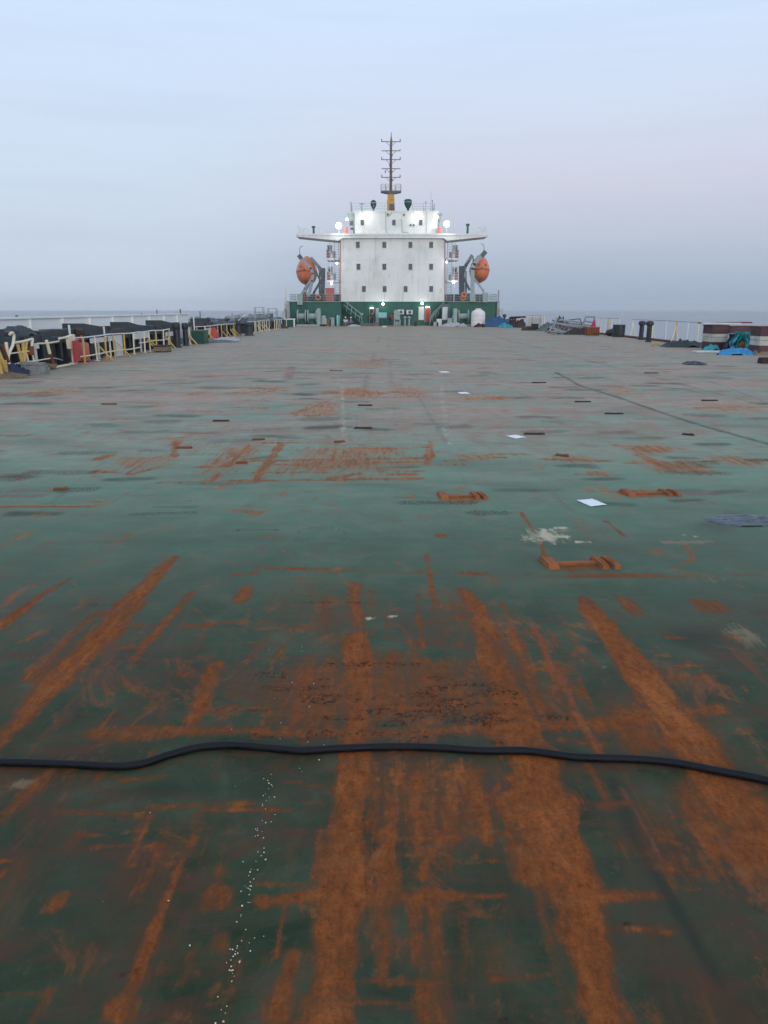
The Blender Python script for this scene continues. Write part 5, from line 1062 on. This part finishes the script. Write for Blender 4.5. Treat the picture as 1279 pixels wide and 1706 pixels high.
c = G(462, 547); s = MB(); s.heap(c, 1.2, .7, .45, 65, fold=.9); simple('rag_heap', 'dark and pinkish rag heap left of the green covered box', 'rags', s, 'darkcloth', c, smooth=True)
# white panels hanging behind the railing
for u0, u1, v0, v1, lab in ((150, 178, 562.5, 570.5, 'longest white board fixed behind the left railing'), (176, 191, 559.5, 568, 'white board next right of the longest one'), (223, 246, 554.5, 564, 'soiled cream board behind the railing between two black stands'),
                           (276, 287, 553, 560, 'small cream board above the brown crate'), (57, 63, 572, 581, 'small white plate beside the bent railing'), (342, 351, 547, 558, 'cream board left of the red drum')):
    X = XR_ - .25; a, b = DX(u0, v0, X), DX(u1, v0, X); za = DX((u0+u1)/2, v0, X).z; zb2 = DX((u0+u1)/2, v1, X).z
    s = MB(); s.box(X-.03, X+.03, a.y, b.y, zb2, za); s.box(X-.08, X-.031, (a.y+b.y)/2-.05, (a.y+b.y)/2+.05, -.3, za-.05); simple('white_board', lab, 'board', s, 'white2', (X, a.y, zb2), 'boards behind the left railing')
X = XR_ - .3; a, b = DX(192, 559, X), DX(201, 559, X); s = MB(); s.box(X-.05, X+.05, a.y, b.y, 0, a.z); simple('white_cabinet', 'narrow upright pale cabinet behind the railing', 'cabinet', s, 'white2', (X, a.y, 0))
X = -13.6; a, b = DX(172, 543, X), DX(236, 553, X)
t = thing('gangway_plank', 'long white gangway slanting down behind the left railing', 'gangway', (X, (a.y+b.y)/2, 0)); s = MB()
d = b - a; nrm = Vector((0, -d.z, d.y)).normalized()
for x in (-.25, .25): s.add([a + Vector((x-.04, 0, 0)), b + Vector((x-.04, 0, 0)), b + Vector((x-.04, 0, 0)) - nrm*.15, a + Vector((x-.04, 0, 0)) - nrm*.15, a + Vector((x+.04, 0, 0)), b + Vector((x+.04, 0, 0)), b + Vector((x+.04, 0, 0)) - nrm*.15, a + Vector((x+.04, 0, 0)) - nrm*.15], [(0,1,2,3),(7,6,5,4),(0,4,5,1),(1,5,6,2),(2,6,7,3),(3,7,4,0)])
link('stringer', s, K['white2'], t, smooth=False); s = MB()
for i in range(24): q = a + d*(i/23) - nrm*.05; s.obox(q, (.42, .12, .03))
link('tread', s, K['greyg'], t, smooth=False)
# the pale bulwark of the vessel alongside
XN = -14.6
def nb(u, v): return DX(u, v, XN)
t = thing('neighbour_vessel', 'pale white bulwark and deck of the vessel lying alongside on the left', 'vessel', (XN, 40, SEA))
y_a, y_b = -4.0, nb(313, 523).y
s = MB(); s.box(XN-.12, XN, y_a, y_b, 0, 1.62); link('bulwark', s, K['palehull'], t, smooth=False)
s = MB(); s.box(XN-.22, XN+.08, y_a, y_b, 1.623, 1.70); link('bulwark_cap', s, K['palehull'], t, smooth=False)
s = MB(); s.box(XN-13, XN, y_a, 96, SEA-.5, -.003); link('vessel_hull', s, K['greyg'], t, smooth=False)
for k in range(16):
    y = 6 + (y_b - 6)*k/16; s = MB(); s.box(XN+.003, XN+.10, y-.05, y+.05, 0, 1.6); link('stiffener', s, K['palehull'], t, smooth=False)
s = MB()
for k in range(34): y = y_b + 2 + k*1.3; hh = random.uniform(.7, 1.45); s.obox((XN - random.uniform(.3, 2.5), y, hh/2), (random.uniform(.5, 1.5), random.uniform(.5, 1.2), hh), (0, 0, random.uniform(-.3, .3)), random.uniform(.6, 1))
link('deck_machinery', s, K['grey'], t, smooth=False)
for u, vt in ((27, 525), (55, 537), (62, 531), (105, 537), (140, 527), (205, 526), (214, 524), (236, 522), (262, 516), (301, 515), (333, 518), (386, 521), (432, 519)):
    X = XN - .5; y = YX(u, X, 1.5); s = MB(); s.tube([(X, y, 0), (X + random.uniform(-.06, .06), y, DX(u, vt, X).z)], random.uniform(.03, .07), 6); link('light_pole', s, K[random.choice(('grey', 'white2', 'dgrey'))], t)
for u, vt, X, lab in ((324, 527, -12.3, 'thin white post beyond the railing left of the tall dark stand'), (119, 541, -12.0, 'thin pale post standing at the left end of the sloping stand'), (175.5, 544, -12.0, 'thin white post at the high end of the slanting gangway')):
    c = Vector((X, YX(u, X, .5), 0)); zt_ = DX(u, vt, X).z; s = MB(); s.tube([c, c + Vector((0, 0, zt_))], .04, 8); s.box(c.x-.1, c.x+.1, c.y-.1, c.y+.1, .003, .03); simple('post', lab, 'post', s, 'white2', c, smooth=True)
a, b = Vector((-12.4, YX(395, -12.4, 1), 1.0)), Vector((-12.6, YX(409, -12.6, 1), 1.55)); s = MB(); s.tube([a, b], .03, 6); simple('stay_wire', 'thin pale strut rising beside the first distant dark stands', 'strut', s, 'white2', a)
c = Vector((XLh - .9, Y0 + 3, 0)); t = thing('yellow_derrick', 'slender pale yellow derrick post at the left end of the superstructure', 'derrick', c)
s = MB(); zz = D(480, 478, c.y).z; s.tube([c + Vector((0, 0, -.5)), c + Vector((0, 0, zz*.55)), c + Vector((.12, 0, zz))], .2, 10, [.2, .13, .05]); link('derrick_post', s, K['cream'], t)
s = MB(); s.tube([c + Vector((-.9, -1, 0)), c + Vector((0, 0, zz*.5))], .07, 6); link('derrick_stay', s, K['cream'], t)
for k in range(3):
    lab = ('open steel rack with drums left of the yellow derrick', 'thin mast like rack standing left of the steel rack', 'low grey frame left of the racks')[k]; c = Vector((XLh - 2.0 - 1.1*k, Y0 - 1 - 3*k, 0)); hh = (2.1, 2.2, 1.5)[k]; s = MB()
    for x in (-.5, .5):
        for y in (-.5, .5): s.tube([c + Vector((x, y, 0)), c + Vector((x, y, hh))], .04, 5)
    for z in (.4, .75, 1.0): s.box(c.x-.52, c.x+.52, c.y-.52, c.y+.52, hh*z-.06, hh*z)
    simple('steel_rack', lab, 'rack', s, 'grey', c)

# ---------------------------------------------------------------- starboard side
def xr(u, v): return G(u, v)
def rail_r(lab, pts, h, posts, a_frames=(), rows=(1.0,), pm='cream', r=.022):
    """railing through deck points given at pixels; posts at fractions along it"""
    P = [G(*p) for p in pts]; c = (P[0]+P[-1])/2; t = thing('deck_railing', lab, 'railing', c, 'white railings along the right edge')
    def at(f): k = f*(len(P)-1); i = min(int(k), len(P)-2); return P[i].lerp(P[i+1], k-i)
    for q in rows: s = MB(); s.tube([p + Vector((0, 0, h*q)) for p in P], r, 6); link('rail', s, K['grey' if q == 1 else 'white2'], t)
    for i, f in enumerate(posts):
        p = at(f); s = MB(); s.tube([p, p + Vector((random.uniform(-.03, .03), 0, h))], .045, 7); s.box(p.x-.1, p.x+.1, p.y-.1, p.y+.1, .003, .025); link('post', s, K[('white2', pm, 'white2', 'yellow')[i % 4] if pm == 'cream' else pm], t)
    for f in a_frames:
        p = at(f); s = MB(); s.tube([p + Vector((0, 0, h*.75)), p + Vector((-.3, -.15, .003))], .035, 6); s.tube([p + Vector((0, 0, h*.6)), p + Vector((.22, -.1, .003))], .03, 6); link('brace', s, K['cream'], t)
    return t
rail_r('white and yellow railing with braced posts left of the red and white boxes', [(1052, 562), (1110, 569), (1170, 578)], 1.28, (0, .30, .48, .63, .79, .93, .99), (.02, .3, .63))
rail_r('pale railing between the truss heap and the black drum', [(995, 556.5), (1030, 560)], 1.3, (0, .15, .33, .5, .66, .83, 1), ())
s = rail_r('pale closely spaced railing behind the small brown cabinet', [(876, 547), (906, 549.5)], 1.35, [i/9 for i in range(10)], ())
a, b = G(879, 547), G(905, 549.3); s = MB(); s.add([a, b, b + Vector((0, 0, 1.2)), a + Vector((0, 0, 1.2)), a + Vector((0, .05, 0)), b + Vector((0, .05, 0)), b + Vector((0, .05, 1.2)), a + Vector((0, .05, 1.2))], [(0,1,2,3),(7,6,5,4),(0,4,5,1),(1,5,6,2),(2,6,7,3),(3,7,4,0)])
s.v = [q + Vector((0, .15, 0)) for q in s.v]; simple('white_screen', 'pale cloth screen hung on the railing behind the small brown cabinet', 'screen', s, 'white2', a)
s = MB(); P = [G(850, 545), G(985, 556), G(1110, 571), G(1290, 592)]
s.tube([p + Vector((.35, .2, .06)) for p in P], .09, 8); simple('edge_pipe', 'rusty pipe lying along the right edge of the deck', 'pipe', s, 'rustred', P[1], smooth=True)
for u0, u1, vt, vb, lab in ((1062, 1072.5, 534.5, 566, 'black mushroom headed bollard, the left one of the pair at right'), (1074, 1085.5, 534.5, 569.5, 'black mushroom headed bollard, the right one of the pair at right')):
    c = G((u0+u1)/2, vb); k = abs(G(u1, vb).x - G(u0, vb).x)/2; h = D(u0, vt, c.y).z; t = thing('bollard', lab, 'bollard', c, 'black mushroom headed bollards at right')
    s = MB(); s.lathe(c, [(k*.95, .003), (k*.95, .04), (k*.7, .06), (k*.7, h*.76)], 18); link('post', s, K['black'], t)
    s = MB(); s.lathe(c, [(k*.72, h*.762), (k*1.05, h*.80), (k*1.12, h*.88), (k*1.0, h*.96), (k*.5, h), (.02, h*1.004)], 18); link('head', s, K['black'], t)
c = G(1033, 561.5); t = thing('oil_drum', 'black steel drum standing near the right edge', 'drum', c); k = abs(G(1043, 561.5).x - G(1023, 561.5).x)/2; h = D(1033, 541, c.y).z; c2 = c + Vector((0, k, 0))
s = MB(); s.lathe(c2, [(k, .003), (k, h*.33), (k*1.03, h*.345), (k, h*.36), (k, h*.64), (k*1.03, h*.655), (k, h*.67), (k, h*.96)], 24); link('drum_shell', s, K['black'], t)
s = MB(); s.lathe(c2, [(k*1.03, h*.962), (k*1.03, h), (k*.95, h), (k*.95, h*.975), (.02, h*.975)], 24); link('drum_rim', s, K['black2'], t)
c = G(1018, 560); s = MB(); s.ball(c + Vector((0, .3, .25)), (.35, .3, .28), crump=.3); s.tube([c + Vector((.1, .2, .4)), c + Vector((.2, .2, .62))], .08); simple('capstan', 'small black lump of gear leaning against the black drum', 'deck gear', s, 'black', c, smooth=True)
# collapsed truss gangway
Yt = G(950, 557).y
t = thing('truss_gangway', 'collapsed grey aluminium truss gangway lying in a heap at right', 'gangway', G(950, 557))
def tp(nm, segs, r, mat, dy=0.0, d2=0.0):
    s = MB()
    for (a, b) in segs:
        p, q = D(a[0], a[1], Yt+dy), D(b[0], b[1], Yt+dy+d2); p.z = max(p.z, .05); q.z = max(q.z, .05); s.tube([p, q], r, 6)
    return link(nm, s, K[mat], t)
tp('upright_frame', [((970, 545), (976, 527)), ((985, 547), (991, 528)), ((976, 527.5), (991, 528)), ((974, 535), (988, 537)), ((971, 542), (986, 544))], .075, 'grey')
tp('side_truss', [((918, 538), (985, 545)), ((932, 533), (972, 537)), ((912, 552), (960, 556)), ((922, 550), (955, 555)), ((935, 541), (985, 548)), ((915, 545), (940, 553))], .08, 'grey')
tp('side_truss', [((920, 541), (985, 543)), ((925, 536), (935, 533)), ((938, 541), (965, 540)), ((918, 548), (948, 557))], .07, 'grey', 1.0, .4)
tp('lattice', [((918+i*6, 538+i*.6), (915+i*6, 551+i*.5)) for i in range(9)] + [((918+i*7, 538+i*.6), (928+i*7, 551+i*.5)) for i in range(7)], .05, 'grey', .1, .3)
tp('lattice', [((943+i*7, 556-i*.3), (950+i*7, 542)) for i in range(5)] + [((915, 552), (927, 529)), ((922, 545), (928, 530)), ((940, 556), (963, 541))], .06, 'grey', -.2, .5)
tp('bent_pipe', [((908, 553), (925, 540)), ((925, 540), (948, 538)), ((928, 557), (975, 550)), ((912, 548), (934, 530)), ((950, 552), (982, 556)), ((940, 534), (966, 531)), ((966, 531), (969, 541)), ((920, 533), (941, 546))], .05, 'dgrey', .2, .4)
tp('tread_plate', [((930+i*3, 537+i*.25), (931+i*3, 541+i*.2)) for i in range(18)], .06, 'dgrey', .5, .3)
for c_, rx, ry, h, sd_, mat, lab, nm in ((G(914, 551.5), 1.0, .7, .7, 71, 'dgrey', 'dark tangle of gear at the left end of the truss heap', 'gear_heap'), (G(940, 555), 1.4, .7, .7, 73, 'rustred', 'faded red netting under the truss gangway', 'netting'),
                              (G(968, 557.5), 1.3, .6, .5, 75, 'darkcloth', 'dark sacks piled under the right half of the truss gangway', 'sack_heap'), (G(932, 549), .6, .5, 1.25, 77, 'black2', 'black bundle sticking up behind the truss gangway', 'bundle')):
    s = MB(); s.heap(c_ + Vector((0, .3, 0)), rx, ry, h, sd_, fold=.9, fq=3.5); simple(nm, lab, nm.replace('_', ' '), s, mat, c_, smooth=True)
c = G(988, 559); t = thing('orange_crate', 'rusty orange crate at the right end of the truss heap', 'crate', c); a, b = G(978, 559), G(998, 559); h = D(988, 545, c.y).z
s = MB(); s.box(a.x, b.x, c.y, c.y+.9, .003, h-.06); link('crate_body', s, K['rust'], t, smooth=False); s = MB(); s.box(a.x-.03, b.x+.03, c.y-.03, c.y+.93, h-.058, h); link('crate_lid', s, K['fitrust'], t, smooth=False)
s = MB()
for i in range(5): x = a.x + (b.x-a.x)*(i+.1)/5; s.box(x, x+.07, c.y-.025, c.y-.002, .05, h-.07)
link('slat', s, K['fitrust'], t, smooth=False)
c = G(992, 558.5); s = MB(); p = c + Vector((-.1, .5, h)); s.add([p + Vector((-.28, 0, .003)), p + Vector((.22, 0, .003)), p + Vector((.12, .1, .62)), p + Vector((-.02, .3, .003))], [(0,1,2),(1,3,2),(3,0,2),(0,3,1)]); simple('magenta_cloth', 'magenta cloth peaked on top of the orange crate', 'cloth', s, 'magenta', p)
c = G(862, 545.5); s = MB()
for k in range(9): x = random.uniform(-.9, .8); s.tube([c + Vector((x, random.uniform(0, .6), .003)), c + Vector((x+random.uniform(-.3, .3), random.uniform(0, .6), random.uniform(.7, 1.15)))], .08, 6)
s.tube([c + Vector((-.8, .2, 1.1)), c + Vector((1.0, .3, 1.15))], .1, 6); s.tube([c + Vector((-1, .4, .9)), c + Vector((.3, .3, 1.1))], .08, 6); s.heap(c + Vector((0, .3, 0)), 1.2, .6, .75, 81, fold=.9)
simple('scrap_heap', 'dark scrap steel heap right of the blue tarpaulins', 'scrap heap', s, 'drust', c)
c = G(891, 551); t = thing('small_cabinet', 'small dark brown cabinet standing alone before the pale railing', 'cabinet', c); a, b = G(886, 551), G(896.5, 551); h = D(891, 539.5, c.y).z
s = MB(); s.box(a.x, b.x, c.y, c.y+.6, .06, h); link('cabinet_body', s, K['drust'], t, smooth=False); s = MB(); s.box(a.x-.12, b.x+.2, c.y-.1, c.y+.7, .003, .058); link('pallet', s, K['wood'], t, smooth=False)
c = G(880, 550.5); s = MB(); s.heap(c, .7, .5, .4, 83, fold=.9); simple('coil_heap', 'tangled dark hose left of the small brown cabinet', 'hose', s, 'darkcloth', c, smooth=True)
c = G(905, 551.2); s = MB(); s.heap(c, 1.0, .5, .16, 84, fold=.9); simple('coil_heap', 'flat dark hose coil right of the small brown cabinet', 'hose', s, 'dgrey', c, smooth=True)
s = MB(); c = G(845, 543.5); s.lathe(c + Vector((-.3, .6, 0)), [(.12, 0), (.10, 1.0), (.22, 1.1), (.22, 1.35), (.1, 1.42)], 12); simple('vent_pipe', 'dark vent pipe behind the teal tarpaulin end', 'ventilator', s, 'black2', c, smooth=True)
c = G(836, 543.5); s = MB(); hh = D(834, 513, c.y).z
for x, q in ((-.35, 0), (.15, .08)): s.tube([c + Vector((x, 1, 0)), c + Vector((x*.6, 1, hh))], .03, 6)
for k in range(4): s.tube([c + Vector((-.3, 1, .5+k*.45)), c + Vector((.12, 1, .5+k*.45))], .025, 5)
simple('gangway_stanchion', 'thin pale reddish ladder rising outside the right green house', 'ladder', s, 'pinkred', c)
c = G(832, 543.2); s = MB(); s.lathe(c + Vector((.1, 1.3, 0)), [(.42, .003), (.42, 1.1), (.3, 1.35), (.02, 1.4)], 18); simple('white_drum', 'white drum behind the blue tarpaulins near the corner post', 'drum', s, 'white2', c, smooth=True)
# red and white banded boxes with teal sheets between
def banded(u0, u1, vb, vt, dep, lab):
    a, b = G(u0, vb), G(u1, vb); h = D(u0, vt, a.y).z; c = (a+b)/2; t = thing('banded_box', lab, 'steel box', c, 'red and white banded steel boxes')
    for nm, z0, z1, g, m_ in (('lower_band', 0.003, .34, .0, 'maroon'), ('white_band', .343, .53, .01, 'bandwhite'), ('white_band', .545, .68, .01, 'bandwhite'), ('top_band', .683, 1.0, .015, 'maroon')):
        s = MB(); s.box(a.x-g, b.x+g, a.y-g, a.y+dep+g, h*z0, h*z1); link(nm, s, K[m_], t, smooth=False)
    s = MB(); s.box(a.x+.02, b.x-.02, a.y+.02, a.y+dep-.02, h*.53, h*.545); s.box(a.x-.04, b.x+.04, a.y-.05, a.y+dep+.05, h*1.003, h*1.05); link('lid', s, K['rustred'], t, smooth=False)
    return a, b, h
a1, b1, h1 = banded(1184, 1209, 583.5, 543.5, 1.15, 'red and white banded steel box left of the teal sheets')
a2, b2, h2 = banded(1263, 1340, 591, 546, .95, 'red and white banded steel box cut by the right edge of view')
a3, b3, h3 = banded(1214, 1256, 578, 544.5, .6, 'dark banded steel box hidden behind the hanging teal sheets')
s = MB(); s.obox(((b1.x+a2.x)/2 - .15, a1.y+.3, h1*1.12), (1.9, .3, .05), (0, .01, -.03)); simple('white_plank', 'white plank laid across the tops of the banded boxes', 'plank', s, 'white2', a1)
s = MB(); s.obox(((b1.x+a2.x)/2 + .3, a1.y+.9, h1*1.13), (2.6, .5, .06), (0, -.01, .04)); simple('rusty_plate', 'rusty plate on top of the banded boxes behind the white plank', 'plate', s, 'rustred', a1)
def drape(u0, u1, vt, vb, Yd, mat, lab, seed):
    a, b = D(u0, vt, Yd), D(u1, vb, Yd); n, m = 26, 20; vs = []; fs = []
    for i in range(n+1):
        for j in range(m+1):
            x = a.x + (b.x-a.x)*i/n; f = j/m; x += (.10*math.sin(f*5+seed) - .12*f*math.sin(i*.5))
            e = 1 - .35*abs(mnoise.noise(Vector((i*.35, seed, 0))))
            vs.append((x, Yd - .10*math.sin(i*1.1 + f*2) - .12*mnoise.noise(Vector((i*.3, f*3, seed))), a.z + (b.z - a.z)*f*e))
    for i in range(n):
        for j in range(m): fs.append((i*(m+1)+j, (i+1)*(m+1)+j, (i+1)*(m+1)+j+1, i*(m+1)+j+1))
    s = MB(); s.add(vs, fs); o = link('hanging_sheet', s, K[mat], origin=a, ang=80); tag(o, lab, 'sheet', 'teal sheets hanging between the banded boxes'); o.modifiers.new('thick', 'SOLIDIFY').thickness = .015
yd = a1.y - .35
drape(1221, 1240, 553, 582, yd, 'teal', 'bright teal sheet hanging left of the orange rag between the boxes', 1)
drape(1240, 1255, 555, 581, yd-.1, 'teal', 'torn teal sheet hanging right of the orange rag against the right box', 4)
drape(1212, 1224, 556, 586, yd+.1, 'navy', 'dark blue sheet hanging at the corner of the left banded box', 7)
s = MB(); c = D(1235, 577, yd-.15); s.ball(c, (.16, .12, .26), crump=.4); simple('orange_rag', 'orange brown rag between the two teal sheets', 'rag', s, 'rust', c, smooth=True)
c = G(1226, 591); s = MB(); s.heap(c, .85, .45, .30, 91, fold=.8); simple('blue_sheet', 'bright blue plastic sheet bunched on deck below the teal sheets', 'plastic sheet', s, 'blue2', c, smooth=True)
c = G(1184, 584.5); s = MB(); s.heap(c, .42, .3, .27, 93, fold=.7); simple('teal_bundle', 'small teal bundle on the flat white board before the left box', 'bundle', s, 'teal', c, smooth=True)
c = G(1182, 587); s = MB(); s.box(c.x-.65, c.x+.75, c.y-.15, c.y+.45, .003, .06); simple('flat_board', 'flat pale board on deck under the small teal bundle', 'board', s, 'white2', c)
c = G(1140, 578); s = MB(); s.heap(c, 1.25, .8, .34, 95, fold=.9, fq=4); simple('rope_coil', 'dark heap of coiled rope left of the banded boxes', 'rope', s, 'black2', c, smooth=True)
c = G(1272, 590.5); s = MB(); s.heap(c, .5, .35, .3, 97, fold=.9); simple('sack_heap', 'brown sacks at the foot of the right banded box', 'sacks', s, 'wood', c, smooth=True)
c = G(1278, 606); s = MB(); s.obox(c + Vector((.1, .2, .09)), (.6, .35, .17), (0, 0, .1)); s.obox(c + Vector((.1, .2, .2)), (.55, .32, .045), (0, 0, .14)); simple('steel_block', 'rust brown steel block at the right edge nearest the camera', 'block', s, 'drust', c)
c = G(1273, 572); s = MB(); s.tube([c + Vector((.4, 2, .0)), c + Vector((.4, 2, 1.1))], .05)
# low pipes and litter at the edges far off
for k, (u, v, lab, m_) in enumerate(((1092, 576, 'short row of yellow pipe ends on deck at the foot of the right railing', 'yellow'), (640, 545, 'tiny pale box on the deck centre before the green front', 'white2'), (556, 545, 'tiny dark coil on the deck below the gas cylinder', 'green2'), (700, 546, 'tiny brown block on the deck before the white door', 'wood'))):
    c = G(u, v); s = MB(); s.obox(c + Vector((0, .1, .07)), (.35, .25, .14), (0, 0, .2)); s.tube([c + Vector((-.25, 0, .05)), c + Vector((.3, .1, .05))], .05)
    if k < 2: simple('small_gear', lab, 'deck gear', s, m_, c)

# ---------------------------------------------------------------- haze over the water
s = MB(); s.box(-FAR, FAR, -950, FAR, SEA - 1.0, 40)
hz = bpy.data.materials.new('haze_air'); hz.use_nodes = True; nt = hz.node_tree; nt.nodes.clear()
pv = N(nt, 'ShaderNodeVolumePrincipled'); pv.inputs['Color'].default_value = (0.92, 0.95, 0.99, 1); pv.inputs['Density'].default_value = 0.00024; pv.inputs['Anisotropy'].default_value = 0.0
L(nt, pv.outputs[0], N(nt, 'ShaderNodeOutputMaterial').inputs['Volume'])
tag(link('haze', s, hz, smooth=False), kind='stuff')
